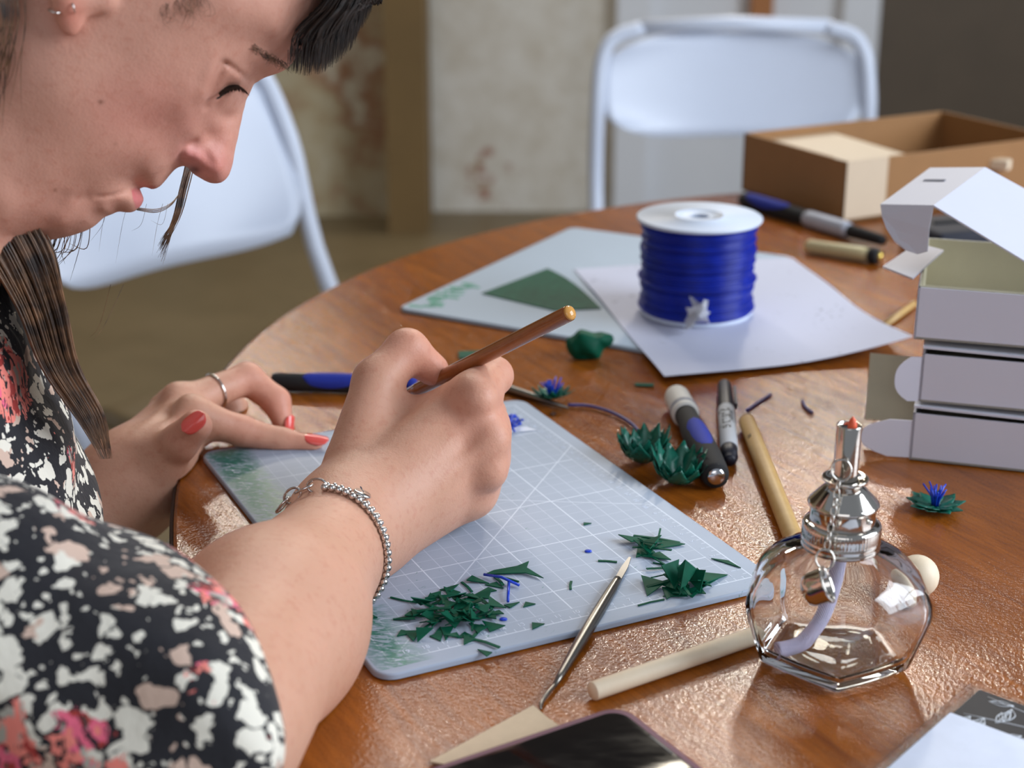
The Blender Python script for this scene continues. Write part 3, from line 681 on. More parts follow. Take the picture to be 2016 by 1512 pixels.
thd = L_THB[3]-L_THB[2]; thd /= np.linalg.norm(thd); tp = L_THB[3]+thd*.0015+vc(L_THB[3])*.0088+np.array([-.0022, 0, .001]); nail(tp, thd, vc(tp)+np.array([-.30, 0, .15]), .0082, .0054)
ixd = L_IDX[3]-L_IDX[2]; ixd /= np.linalg.norm(ixd); tp = L_IDX[3]+ixd*.0030+np.array([0, -.001, .0052]); nail(tp, ixd, np.array([.1, -.28, 1.0]), .0078, .0050)
mdd = L_MID[3]-L_MID[2]; mdd /= np.linalg.norm(mdd); tp = L_MID[3]+mdd*.002+np.array([.0050, -.0032, 0]); nail(tp, mdd, np.array([.85, -.5, .15]), .0066, .0046)

# ---- jewellery
silver = plain('silver', (215, 212, 208), .18, 1.0, .05, 300)
def ringpts(c, axis, r, n=40, ex=1.0, up=None):
    Rm = basis(axis, up); return [c+Rm@np.array([r*math.cos(2*math.pi*i/n)*ex, r*math.sin(2*math.pi*i/n), 0]) for i in range(n)]
rg = L_MID[0]+(L_MID[1]-L_MID[0])*.50; rg_o = MB().tube(ringpts(rg, L_MID[1]-L_MID[0], .0112), .0009, 8, closed=True).build('finger_ring', silver)
setorigin(rg_o); tag(rg_o, 'thin plain silver ring on a bent finger', 'ring')
# bracelet: two rows of beads around the wrist with a clasp and an oval charm
bc = at(652, 1098, .790); ax = (RW-at(528, 1235, .712)); ax /= np.linalg.norm(ax); ax = ax+np.array([.10, .0, -.20]); ax /= np.linalg.norm(ax)
Rb = basis(ax, (CAMP-bc))                                  # first column points to the lens
brc = empty('bracelet', (bc[0], bc[1], bc[2]-.03), 'silver beaded bracelet with an oval charm around the wrist', 'bracelet')
def onwrist(a, off=0.0, lift=0.0):                         # march from the axis to the skin
    dr = Rb@np.array([math.cos(a), math.sin(a), 0]); o = bc+ax*off
    s = np.linspace(.012, .05, 160); P = o+s[:, None]*dr; d = righthand(P); i = np.argmax(d > 0); return o+(s[i]+lift)*dr
beadm = bpy.data.meshes.new('bead'); _b = bmesh.new(); bmesh.ops.create_icosphere(_b, subdivisions=2, radius=.00205); _b.to_mesh(beadm); _b.free(); beadm.shade_smooth(); beadm.materials.append(silver)
cnt = 0; arc0 = 1.12; prev = None
_ow = onwrist; _sg = 1 if _ow(1.0)[0] < _ow(-1.0)[0] else -1
def onwrist(a, off=0.0, lift=0.0): return _ow(_sg*a, off, lift)
for k in range(900):
    a = arc0-k*(2*math.pi-1.0)/900; p = onwrist(a, -.0012, .0018)
    if prev is None or np.linalg.norm(p-prev) > .0037:
        prev = p
        for off in (0, 1):
            q = p if off == 0 else onwrist(a, .0026, .0012)
            bo = bpy.data.objects.new('bead', beadm); link(bo, brc); bo.location = Vector(q)-brc.location
            if off: bo.scale = (.72, .72, .72)
cl = [onwrist(arc0+.08+.10*i, .0, .0022) for i in range(9)]
for i in range(0, 8, 2):
    c = (cl[i]+cl[i+1])/2; MB().tube(ringpts(c, np.cross(cl[i+1]-cl[i], Rb[:, 2 if i % 4 else 0]), .0034, 20, 1.5, cl[i+1]-cl[i]), .0007, 6, closed=True).build('clasp_link', silver, brc)
ch = onwrist(.62, .0052, .0016); cn = ch-bc; cn -= ax*(cn@ax)*.6; cn /= np.linalg.norm(cn); Rc = basis(cn, ax)
chm = MB().lathe([(.0001, .0009), (.0042, .0009), (.0047, .0003), (.0047, -.0003)], ch, 24, Rc).build('charm', silver, brc)
try:
    tc = bpy.data.curves.new('charm_mark', 'FONT'); tc.body = 'live'; tc.size = .0042; tc.extrude = .0001; tc.align_x = 'CENTER'; tc.align_y = 'CENTER'; tc.shear = .3
    to = bpy.data.objects.new('charm_mark', tc); COL.objects.link(to); dg = bpy.context.evaluated_depsgraph_get(); me = bpy.data.meshes.new_from_object(to.evaluated_get(dg)); bpy.data.objects.remove(to)
    Rt = np.stack([Rb[:, 1]*-1, np.cross(cn, Rb[:, 1]*-1), cn], 1); me.transform(Matrix(np.r_[np.c_[Rt, ch+cn*.0010], [[0, 0, 0, 1]]].tolist()))
    mo = bpy.data.objects.new('charm_mark', me); link(mo, chm); me.transform(wmat(chm).inverted()); me.materials.append(plain('engraving', (60, 66, 80), .5))
except Exception as e: print('charm', e)
for k, (x, y, w, axn) in enumerate(((122, 27, 79.5, (.2, .9, .3)), (158, 20, 79.8, (.95, .2, 0)))):
    c = hp(x, y, w); eo = MB().tube(ringpts(c, HX*axn[0]+HY*axn[1]+HW*axn[2], .0026 if k == 0 else .0022, 20), .00038, 6, closed=True).build('earring', silver)
    setorigin(eo); tag(eo, ('tiny silver hoop at the back edge of the earlobe', 'tiny silver hoop at the middle of the earlobe')[k], 'earring', 'earrings in the lobe')
# ======================================================================= things on the table
plain('grey_mat_back', (160, 176, 192), .55, 0, .03, 30); plain('mat_core', (70, 74, 84), .6)
t = NT('grid_mat'); tc = t.n('ShaderNodeTexCoord'); sp = t.n('ShaderNodeSeparateXYZ'); t.l(tc.outputs['Object'], sp.inputs[0])
U = t.math('MULTIPLY', sp.outputs[0], 100.0); Vv = t.math('MULTIPLY', sp.outputs[1], 100.0)
def near(x, per, w): return t.math('LESS_THAN', t.math('ABSOLUTE', t.math('SUBTRACT', t.math('FRACT', t.math('ADD', t.math('DIVIDE', x, per), .5)), .5)), w/per)
def inside(x, a, b): return t.math('MULTIPLY', t.math('GREATER_THAN', x, a), t.math('LESS_THAN', x, b))
box_ = t.math('MULTIPLY', inside(U, -.05, 20.05), inside(Vv, -.05, 28.05)); inn = t.math('MULTIPLY', inside(U, .95, 19.05), inside(Vv, .95, 27.05))
minor = t.math('MULTIPLY', t.math('MAXIMUM', near(U, 1.0, .024), t.math('MULTIPLY', near(Vv, 1.0, .024), .6)), inn)
major = t.math('MULTIPLY', t.math('MAXIMUM', near(U, 5.0, .036), near(Vv, 5.0, .036)), box_)
major = t.math('MULTIPLY', major, inn)
bord = t.math('MULTIPLY', t.math('MAXIMUM', near(U, 20.0, .036), near(Vv, 28.0, .036)), box_)
tick = t.math('MULTIPLY', t.math('MULTIPLY', t.math('MAXIMUM', t.math('MULTIPLY', near(Vv, .5, .025), inside(U, 0, .3)), t.math('MULTIPLY', near(U, .5, .025), inside(Vv, 27.7, 28))), box_), .7)
dg = t.math('MULTIPLY', t.math('MAXIMUM', t.math('LESS_THAN', t.math('ABSOLUTE', t.math('SUBTRACT', t.math('SUBTRACT', Vv, U), 8.0)), .055), t.math('LESS_THAN', t.math('ABSOLUTE', t.math('SUBTRACT', t.math('ADD', t.math('MULTIPLY', U, .577), Vv), 17.9)), .035)), box_)
dg = t.math('MULTIPLY', dg, .8)
ln = t.math('MAXIMUM', t.math('MAXIMUM', t.math('MULTIPLY', minor, .55), major), t.math('MAXIMUM', t.math('MAXIMUM', bord, tick), dg))
base = t.mix(t.noise(tc.outputs['Object'], 40, 3), lin((158, 171, 190)), lin((168, 181, 199)))
c = t.mix(t.math('MULTIPLY', ln, .8), base, lin((218, 228, 242)))
# green smears rubbed into the mat along two edges, small ones elsewhere
st = t.noise(t.coords(rot=(0, 0, .55), scale=(1, 3.2, 1)), 150, 4, .65, 1.0)
e1 = t.math('MULTIPLY', inside(U, 17.8, 20.9), inside(Vv, -.6, 12.5)); e2 = t.math('MULTIPLY', inside(U, 17.2, 20.8), inside(Vv, 22.5, 28.6))
u1 = t.math('SUBTRACT', 1.0, t.math('MULTIPLY', t.math('ABSOLUTE', t.math('SUBTRACT', U, 19.6)), .58), None, True)
w1 = t.math('MULTIPLY', t.math('MAXIMUM', e1, t.math('MULTIPLY', e2, .62)), u1)
sm = t.math('MULTIPLY', t.ramp(st, [(.40, 0.0), (.52, 1.0)]), t.math('MULTIPLY', w1, 1.9), None, True)
m2 = t.noise(t.coords(rot=(0, 0, -.5), scale=(1, 3.0, 1)), 210, 3, .6, .4); w2 = t.noise(tc.outputs['Object'], 22, 2)
sm2 = t.math('MULTIPLY', t.ramp(m2, [(.66, 0.0), (.72, 1.0)]), t.math('MULTIPLY', t.ramp(w2, [(.52, 0.0), (.62, 1.0)]), .8))
c = t.mix(t.math('MAXIMUM', sm, sm2), c, t.mix(t.noise(tc.outputs['Object'], 300, 2), lin((28, 92, 84)), lin((66, 140, 122))))
t.set(Base_Color=c, Roughness=t.math('SUBTRACT', .50, t.math('MULTIPLY', sm, .22))); t.b.inputs['Specular IOR Level'].default_value = .35
t.bump(st, t.math('MULTIPLY', sm, .6) if False else .10, .0005)
def rrect(x0, x1, y0, y1, r, n=6):
    P = []
    for cx, cy, a0 in ((x1-r, y1-r, 0), (x0+r, y1-r, 90), (x0+r, y0+r, 180), (x1-r, y0+r, 270)):
        for k in range(n+1): a = math.radians(a0+90*k/n); P.append((cx+r*math.cos(a), cy+r*math.sin(a)))
    return P
def slab(poly, z0, z1, bev):                               # plate with a rounded upper rim
    m = MB(); c = np.mean(poly, 0); ins = []
    P = np.array(poly); nx = np.roll(P, -1, 0)-np.roll(P, 1, 0); nx /= np.linalg.norm(nx, axis=1)[:, None]; nn = np.stack([-nx[:, 1], nx[:, 0]], 1)
    rings = [(P, z0), (P, z1-bev)]+[(P+nn*bev*(1-math.cos(a)), z1-bev+bev*math.sin(a)) for a in (math.pi/6, math.pi/3, math.pi/2)]
    n = len(P); V = [np.array([p[0], p[1], z]) for q, z in rings for p in q]; F = [list(range(n))[::-1]]
    for j in range(len(rings)-1): F += [[j*n+i, j*n+(i+1) % n, (j+1)*n+(i+1) % n, (j+1)*n+i] for i in range(n)]
    F.append([(len(rings)-1)*n+i for i in range(n)]); return m.add(V, F)
def place(o, loc, rz): o.location = loc; o.rotation_euler = (0, 0, rz); return o
mat1 = slab(rrect(-.010, .210, -.010, .2915, .010), 0, .003, .0011).build('cutting_mat', MATS['grid_mat'], None); autosmooth(mat1, 50)
place(mat1, (.00174, .99101, T+.0002), math.pi+.451); tag(mat1, 'pale grey cutting mat with a white grid under the hands', 'cutting mat')
plain('mat_print', (206, 217, 234), .55)
def textmesh(body, size, extrude=.00005, align='CENTER', shear=0.0):
    cu = bpy.data.curves.new('txt', 'FONT'); cu.body = body; cu.size = size; cu.extrude = extrude; cu.align_x = align; cu.align_y = 'CENTER'; cu.shear = shear
    o = bpy.data.objects.new('txt', cu); COL.objects.link(o); bpy.context.view_layer.update()
    me = bpy.data.meshes.new_from_object(o.evaluated_get(bpy.context.evaluated_depsgraph_get())); bpy.data.objects.remove(o); bpy.data.curves.remove(cu)
    V = np.array([v.co[:] for v in me.vertices]); F = [list(p.vertices) for p in me.polygons]; bpy.data.meshes.remove(me); return V, F
num = MB()
for k in range(1, 28):
    V, F = textmesh(str(28-k), .0042); num.add([np.array([-p[1]+.0058, p[0]+k*.01, .00305+p[2]]) for p in V], F)
for k in range(1, 20):
    V, F = textmesh(str(k), .0042); num.add([np.array([-p[0]+k*.01, -p[1]+.2745, .00305+p[2]]) for p in V], F)
no = meshobj('printed_numbers', num.V, num.F, MATS['mat_print'], mat1, False); no['kind'] = 'stuff'
# the other mat, face down
L2 = onz(783, 613, 0); N2 = onz(1272, 697, 0); a2 = math.atan2(N2[1]-L2[1], N2[0]-L2[0])
mat2 = slab(rrect(0, .22, 0, .30, .008), 0, .003, .0011).build('cutting_mat', MATS['grey_mat_back'], None); autosmooth(mat2, 50); place(mat2, (L2[0], L2[1], T+.0002), a2)
tag(mat2, 'plain grey cutting mat lying under the sheet of paper and the spool', 'cutting mat')
smg = plain('green_smear', (74, 146, 126), .6, 0, .35, 120)
e_ = MB()
for k in range(16):
    u = .004+random.random()*.016; v = .006+k*.005; e_.plate([(u, v), (u+.006+random.random()*.008, v+.002), (u+.010, v+.007), (u-.003, v+.006)], .0030, .00315)
so = meshobj('paint_smear', e_.V, e_.F, smg, mat2, False); so['kind'] = 'stuff'

# ---- sheets: outlines on the table with a little curl
def sheet(name, px, z, mat, th=.0003, curl=None, n=10, label='', cat='paper', group=None):
    Q = [onz(*p, z) for p in px]; V = []; F = []             # four corners, bilinear
    for side in (0, 1):
        for j in range(n+1):
            for i in range(n+1):
                u = i/n; v = j/n; p = Q[0]*(1-u)*(1-v)+Q[1]*u*(1-v)+Q[2]*u*v+Q[3]*(1-u)*v; p = p.copy()
                if curl: p[2] += curl(u, v)
                p[2] += 0 if side else th; V.append(p)
    m = (n+1)**2
    for j in range(n):
        for i in range(n):
            a = j*(n+1)+i; F += [[a, a+1, a+n+2, a+n+1], [m+a+n+1, m+a+n+2, m+a+1, m+a]]
    for i in range(n):
        F.append([i+1, i, m+i, m+i+1]); a = n*(n+1)+i; F.append([a, a+1, m+a+1, m+a]); a = i*(n+1); F.append([a, a+n+1, m+a+n+1, m+a]); a += n; F.append([a+n+1, a, m+a, m+a+n+1])
    o = meshobj(name, V, F, mat, None, True); autosmooth(o, 40); setorigin(o); return tag(o, label, cat, group)
t = NT('printed_paper'); co = t.coords(); a = t.noise(t.coords(scale=(1, 1, 1)), 260, 2, .5); b = t.noise(co, 20, 2)
mk = t.math('MULTIPLY', t.ramp(a, [(.63, 0.0), (.68, 1.0)]), t.ramp(b, [(.55, 0.0), (.62, 1.0)]))
t.set(Base_Color=t.mix(t.math('MULTIPLY', mk, .7), lin((192, 196, 216)), lin((92, 94, 112))), Roughness=.6)
sheet('paper_sheet', [(1130, 530), (1308, 745), (1795, 692), (1560, 508)], .0036, MATS['printed_paper'], .0003, lambda u, v: .010*max(0, (u+v-1.45)/.55)**2*(1 if u > .4 else 0)+.0015*math.sin(u*5+v*3)**2, 14, 'white printed sheet of paper with a lifted corner under the blue spool')
t = NT('green_film'); co = t.coords(); a = t.noise(co, 120, 3)
t.set(Base_Color=t.mix(a, lin((0, 56, 42)), lin((6, 98, 72))), Roughness=.58, Transmission_Weight=.0); t.b.inputs['Subsurface Weight'].default_value = .1; t.b.inputs['Subsurface Scale'].default_value = .002; t.b.inputs['Specular IOR Level'].default_value = .14
GF = MATS['green_film']
t = NT('petal_film'); a = t.noise(t.coords(), 200, 2); t.set(Base_Color=t.mix(a, lin((4, 72, 58)), lin((18, 112, 92))), Roughness=.34); t.b.inputs['Specular IOR Level'].default_value = .45; PF = MATS['petal_film']
sheet('green_film_sheet', [(948, 578), (1092, 612), (1184, 608), (1078, 529)], .0036, GF, .0004, lambda u, v: .004*math.sin(math.pi*u)*v, 8, 'large dark green plastic offcut lying on the plain mat', 'plastic')
sheet('green_film_strip', [(903, 692), (903, 706), (972, 701), (972, 690)], .0004, GF, .0004, None, 3, 'dark green plastic strip on the wood behind the tool handle', 'plastic')
sheet('dark_clipping', [(1250, 755), (1250, 760), (1287, 761), (1287, 756)], .0004, GF, .0005, None, 3, 'short dark green clipping on the wood below the paper', 'clipping')
sheet('wood_chip', [(1084, 815), (1089, 819), (1096, 815), (1090, 811)], .0002, plain('dark_chip', (72, 38, 18), .6), .0006, None, 2, 'tiny dark chip beside the mat corner', 'chip')
# crumpled green petal
def crumple(P):
    d = ell(P, np.array([0, 0, .009]), np.eye(3), (.0120, .010, .0105)); d = smin(d, rc(P, np.array([.006, .0, .009]), np.array([.019, .002, .014]), .0070, .0030), .008)
    return d+np.sin(P[:, 0]*420+P[:, 2]*300)*.0009+np.sin(P[:, 1]*520-P[:, 2]*260)*.0008
cv, cf = nets(crumple, (-.02, -.02, -.006), (.03, .02, .03), .0012); c0 = onz(1150, 712, 0); cv = cv.copy(); cv[:, 2] = np.maximum(cv[:, 2], 0)
co_ = meshobj('crumpled_petal', cv, cf, GF, None, True); co_.location = (c0[0], c0[1]+.010, T); tag(co_, 'folded dark green plastic petal near the plain mat edge', 'petal')

# ---- blue spool
plain('spool_white', (206, 216, 232), .45, 0, .02); t = NT('blue_thread'); co = t.coords(scale=(1, 1, 1)); a = t.noise(co, 90, 3)
t.set(Base_Color=t.mix(a, lin((2, 20, 110)), lin((6, 40, 168))), Roughness=.34); t.b.inputs['Specular IOR Level'].default_value = .3
S0 = onz(1376, 660, 0); SX, SY = S0[0]+.002, S0[1]+.0436; z0 = T+.0056
sp_ = empty('thread_spool', (SX, SY, z0), 'large spool of glossy blue cord with a pale flange on the paper', 'spool')
MB().lathe([(.012, 0), (.0425, 0), (.0430, .0008), (.0430, .0022), (.0425, .003), (.012, .003)], (SX, SY, z0), 64, None, False, False).build('lower_flange', MATS['spool_white'], sp_)
MB().lathe([(.0075, .0762), (.0170, .0762), (.0175, .0772), (.0195, .0772), (.0200, .0762), (.0472, .0762), (.0480, .0756), (.0480, .0742), (.0474, .0735), (.0075, .0735), (.0075, .0762)], (SX, SY, z0), 72, None, False, False).build('upper_flange', MATS['spool_white'], sp_)
MB().lathe([(.0075, .003), (.0075, .0735)], (SX, SY, z0), 40, None, False, False).build('core_tube', MATS['spool_white'], sp_)
pr = []
for k in range(34):
    zc = .0030+(k+.5)*.0705/34; rr = .0425+.0010*math.sin(k*1.7)+.0008*math.sin(k*.6+1)+.0006*((k*7) % 5-2)/2
    for q in range(5): a = -math.pi/2+math.pi*q/5; pr.append((rr+.00115*math.cos(a), zc+.00104*math.sin(a)))
MB().lathe([(.02, .003)]+pr+[(.02, .0735)], (SX, SY, z0), 72, None, False, False).build('cord_winding', MATS['blue_thread'], sp_)
# clear tape bunched at the end of the cord
t = NT('clear_tape'); t.set(Base_Color=(.96, .97, 1.0), Roughness=.12, Transmission_Weight=.72, IOR=1.4)
tp0 = onz(1388, 684, .006); tape = MB()
for k in range(9):
    a = random.random()*6; c = np.array([G_(.0045) if False else random.gauss(0, .0042), random.gauss(0, .003), .006+random.random()*.012]); u = np.array([math.cos(a), math.sin(a), random.gauss(0, .5)])*.0065; w = np.array([-math.sin(a)*.5, .3, random.random()+.4])*.0055
    pts = [c-u-w, c+u-w*.8, c+u*1.1+w, c-u*.9+w*1.1]; nn = np.cross(u, w); nn /= np.linalg.norm(nn); n_ = len(tape.V); tape.V += pts+[p+nn*.0006 for p in pts]; tape.F += [[n_+i for i in f] for f in ([3,2,1,0],[4,5,6,7],[0,1,5,4],[1,2,6,5],[2,3,7,6],[3,0,4,7])]
V = np.array(tape.V); V[:, 2] -= V[:, 2].min(); tape.V = list(V+np.array([tp0[0], SY-.0545, T+.0058]))
to = tape.build('tape_tab', MATS['clear_tape'], None, False); setorigin(to); tag(to, 'bunched clear tape stuck to the cord end before the spool', 'tape')

# ---- green flower cups, blue flowers
BP = plain('blue_plastic', (22, 66, 200), .28, 0, .12, 200)
def petalmesh(L, W, lift, curlv, th=.0004, n=7, point=.62):
    V = []; F = []
    for side in (0, 1):
        for i in range(n+1):
            u = i/n; w = W*(.55+.9*u-1.45*max(0, u-point)/(1-point)*(1 if u > point else 0))*.70 if u < 1 else W*.06
            w = max(w, .0003); r = .0022+L*(u-.35*curlv*u*u); z = lift*L*(u**1.7)
            for s in (-1, 0, 1): V.append(np.array([r, s*w, z-(0 if s == 0 else -.10*w)+(th if side else 0)]))
    m = (n+1)*3
    for i in range(n):
        for s in range(2): a = i*3+s; F += [[a, a+3, a+4, a+1], [m+a+1, m+a+4, m+a+3, m+a]]
    for i in range(n): a = i*3; F += [[a, m+a, m+a+3, a+3], [a+2, a+5, m+a+5, m+a+2]]
    F += [[0, 1, m+1, m], [1, 2, m+2, m+1], [n*3, m+n*3, m+n*3+1, n*3+1], [n*3+1, m+n*3+1, m+n*3+2, n*3+2]]
    return V, F
def flower(name, c, spec, label, tilt=(0, 0), stamens=0, group=None, cat='flower'):
    fl = empty(name, tuple(c), label, cat, group); Rt = np.array(Matrix.Rotation(tilt[0], 3, 'X') @ Matrix.Rotation(tilt[1], 3, 'Y'))
    for L, W, lift, cv_, cnt, z, ph in spec:
        V, F = petalmesh(L, W, lift, cv_)
        for k in range(cnt):
            a = 2*math.pi*k/cnt+ph+random.gauss(0, .06); s = 1+random.gauss(0, .06); R = Rt@rotz(a)
            meshobj('petal', [R@(v*np.array([s, 1, s*(1+random.gauss(0, .05))])+np.array([0, 0, z])) for v in V], F, PF, fl, True)
    MB().lathe([(.0001, .0012), (.0026, .0010), (.0030, .0002), (.0001, 0)], (0, 0, 0), 12, Rt, False, False).build('calyx', GF, fl, True, False)
    for k in range(stamens):
        a = 2*math.pi*k/stamens+random.gauss(0, .2); q = .001+.0022*random.random(); sp2 = .0012+.0050*random.random(); h_ = .0105+random.random()*.0035
        P = [Rt@np.array([q*.6*math.cos(a), q*.6*math.sin(a), .001]), Rt@np.array([q*math.cos(a), q*math.sin(a), h_*.5]), Rt@np.array([(q+sp2)*math.cos(a), (q+sp2)*math.sin(a), h_])]
        MB().tube(P, [.0007, .00062, .00045], 6).build('stamen', BP, fl, True, False)
    return fl
c = onz(1266, 915, 0); flower('green_flower_cup', (c[0], c[1]+.004, T+.0004), [(.0165, .0086, .95, .36, 11, .0004, 0), (.0160, .0080, 1.15, .55, 11, .0008, .26)], 'dark green plastic flower cup at the end of the blue wire')
c = onz(1334, 955, 0); flower('green_flower_cup', (c[0], c[1]+.004, T+.0004), [(.0175, .0086, .90, .34, 11, .0004, .1), (.0170, .0080, 1.12, .54, 12, .0008, .3)], 'dark green plastic flower cup beside the black glue pen', (.12, .05))
c = onz(1088, 793, 0); flower('blue_flower', (c[0], c[1], T+.0030), [(.0130, .0045, .35, .1, 10, .0002, 0), (.0115, .0040, .55, .2, 10, .0008, .3)], 'blue stamen flower on a green collar, lying on the metal pick', (-.15, -.08), 22)
c = onz(1841, 1000, 0); flower('blue_flower', (c[0], c[1], T+.0006), [(.0145, .0055, .20, .1, 9, .0002, 0), (.0120, .0050, .28, .1, 8, .0008, .4)], 'blue stamen flower on a green collar before the white boxes', (0, 0), 18)
wire = MB().tube(smoothpath([onz(1118, 797, .0020), onz(1160, 799, .0018), onz(1205, 812, .0016), onz(1243, 834, .0016), onz(1262, 858, .0016), onz(1262, 884, .0020)], 8), .0011, 8).build('blue_wire', plain('navy_wire', (46, 44, 120), .35)); setorigin(wire); tag(wire, 'curved blue wire stem between the flower and the green cup', 'wire')
for k, (pts, lb) in enumerate((([(1470, 808), (1492, 793), (1517, 777)], 'straight dark blue wire snippet beyond the marker'), ([(1580, 790), (1586, 802), (1599, 812)], 'short curved blue wire snippet near the white boxes'))):
    o = MB().tube(smoothpath([onz(*p, .0010) for p in pts], 5), .0010, 8).build('wire_snippet', MATS['navy_wire']); setorigin(o); tag(o, lb, 'wire')

# ---- pens and tools lying on the table
def rod(name, a, b, prof, mat, parent=None, n=28, cap=True):   # profile (t along, radius) between two world points
    a = np.asarray(a); b = np.asarray(b); return MB().lathe([(r, tt*np.linalg.norm(b-a)) for tt, r in prof], a, n, basis(b-a), cap, cap).build(name, mat, parent)
RB = plain('black_rubber', (24, 24, 26), .8, 0, .1, 300); BG = plain('blue_grip', (18, 42, 150), .75, 0, .1, 300); WC = plain('milky_cap', (206, 204, 198), .55, 0, .04); CH = plain('chrome', (214, 214, 218), .10, 1.0, .02)
def grip(parent, a, b, r, t0, t1, half, lift=.0006, ang=0.0, name='grip_pad'):           # oval pad let into a handle
    a = np.asarray(a); b = np.asarray(b); L = np.linalg.norm(b-a); z = (b-a)/L; top = np.array([0, 0, 1.0]); top = top-z*(top@z); top /= np.linalg.norm(top); sd = np.cross(z, top)
    V = []; F = []; n, m = 16, 8
    for i in range(n+1):
        for j in range(m+1):
            u = i/n; lim = math.sqrt(max(0, 1-(2*u-1)**2)); th = ang+half*lim*(-1+2*j/m); rr = r+lift*(1-.9*abs(-1+2*j/m)**4)*lim**.3; V.append(a+z*L*(t0+(t1-t0)*u)+rr*(math.cos(th)*top+math.sin(th)*sd))
    k = len(V); V += [v-top*.0008 for v in V]
    for i in range(n):
        for j in range(m): q = i*(m+1)+j; F += [[q, q+1, q+m+2, q+m+1], [k+q+m+1, k+q+m+2, k+q+1, k+q]]
    return meshobj(name, V, F, BG, parent, True, True)
def pen(name, pa, pb, r, label, cat): a = onz(*pa, r); b = onz(*pb, r); return empty(name, (a[0], a[1], T), label, cat), a, b
g, a, b = pen('glue_pen', (1331, 778), (1410, 938), .0088, 'black pen with a blue oval grip and milky white cap', 'pen')
rod('cap', a, b, [(0, .0066), (.01, .0078), (.03, .0084), (.26, .0090), (.275, .0086)], WC, g); rod('cap_band', a, b, [(.20, .00895), (.20, .00905), (.235, .00912), (.235, .0089)], plain('grey_print', (150, 152, 160), .4), g, 28, False)
rod('barrel', a, b, [(.25, .0068), (.27, .0072), (.42, .0074), (.44, .0080), (.60, .0090), (.80, .0090), (.95, .0084), (.985, .0080), (1.0, .0074)], RB, g); grip(g, a, b, .0086, .46, .80, .95)
rod('end_button', a, b, [(1.0, .0054), (1.006, .0052), (1.012, .0040), (1.016, .0015)], CH, g)
g, a, b = pen('marker_pen', (1426, 757), (1437, 908), .0054, 'slim marker with pale barrel lettering and black ends', 'marker')
NB = plain('navy_black', (12, 14, 32), .48); PB = plain('pale_barrel', (188, 192, 198), .7, 0, .02)
rod('cap', a, b, [(0, .0036), (.01, .0044), (.02, .0046), (.36, .0055), (.37, .0052)], NB, g); rod('barrel', a, b, [(.36, .0053), (.37, .0055), (.86, .0055), (.865, .0052)], PB, g)
rod('end_plug', a, b, [(.86, .0050), (.865, .0053), (.95, .0050), (.955, .0042), (.99, .0038), (1.0, .0030)], NB, g)
cl_ = a+(b-a)*.20+np.array([.0066, 0, .001]); MB().box(cl_, (.0018, .036, .004), basis(np.array([0, 0, 1.0]), np.cross((b-a), [0, 0, 1.0])), .0006).build('clip', NB, g)
LK = plain('black_ink', (24, 24, 30), .5)
def wraptext(body, size, parent, a, b, r, t0, ang0, name, flip=1):
    V, F = textmesh(body, size, .00008, 'LEFT', .15); a = np.asarray(a); b = np.asarray(b); L = np.linalg.norm(b-a); z = (b-a)/L; top = np.array([0, 0, 1.0]); top = top-z*(top@z); top /= np.linalg.norm(top); sd = np.cross(z, top)
    return meshobj(name, [a+z*(L*t0+v[0])+(r+v[2])*(math.cos(ang0+v[1]/r)*top+math.sin(ang0+v[1]/r)*sd) for v in V], F, LK, parent, False, True)
wraptext('Sharpie', .0120, g, a, b, .00556, .43, .35, 'lettering'); wraptext('FINE POINT', .0036, g, a, b, .00556, .45, -.55, 'lettering')
g, a, b = pen('craft_knife', (537, 752), (812, 757), .0066, 'black craft knife with a blue oval grip behind the hands', 'knife')
rod('handle', a, b, [(0, .0058), (.015, .0064), (.30, .0064), (.62, .0064), (.80, .0052), (.86, .0046), (.97, .0046), (1.0, .0040)], RB, g); grip(g, a, b, .0064, .22, .62, 1.15, .0008, .55); rod('collar', a, b, [(.965, .0050), (.97, .0053), (1.02, .0053), (1.03, .0040)], BG, g)
ST = plain('dull_steel', (128, 124, 118), .30, 1.0, .1, 120)
pk_a = onz(1000, 765, .0025); pk_b = onz(1118, 803, .0016); pk = rod('metal_pick', pk_a, pk_b, [(-.5, .0022), (0, .0030), (.35, .0028), (.6, .0021), (1.0, .0007)], ST); setorigin(pk); tag(pk, 'tapered dark metal pick lying under the blue flower', 'pick')
# double ended spatula across the edge of the mat
sa, sb = onz(1064, 1396, .0012), onz(1240, 1100, .0060); sc_ = empty('spatula_tool', (sa[0], sa[1], T), 'double-ended steel spatula lying across the mat edge', 'tool')
L_ = np.linalg.norm(sb-sa); Rr = basis(sb-sa); 
rod('shaft', sa, sb, [(.13, .0010), (.20, .0018), (.36, .0027), (.42, .0030), (.60, .0031), (.76, .0027), (.82, .0022), (.84, .0022)], ST, sc_)
V = []; F = []
for i in range(9):
    u = i/8; w = .0017*(1-max(0, u-.6)*1.6); p = sa+(sb-sa)*(.83+.17*u)+np.array([0, 0, -.0004+.0008*u*u])
    for sd in (-1, 1):
        for zz in (-.0006, .0006): V.append(p+Rr[:, 0]*0+np.cross((sb-sa)/L_, [0, 0, 1.0])*w*sd+np.array([0, 0, zz]))
for i in range(8):
    q = i*4; F += [[q, q+4, q+5, q+1], [q+1, q+5, q+7, q+3], [q+3, q+7, q+6, q+2], [q+2, q+6, q+4, q]]
F += [[0, 1, 3, 2], [32, 34, 35, 33]]; meshobj('blade', V, F, ST, sc_, False, True)
MB().tube(smoothpath([sa+(sb-sa)*.14, sa+(sb-sa)*.09+np.array([-.0008, 0, .0004]), sa+(sb-sa)*.04+np.array([-.0012, 0, 0]), sa], 5), [.0011]*8+[.0010]*5+[.0007]*2+[.0004], 10).build('hook', ST, sc_)
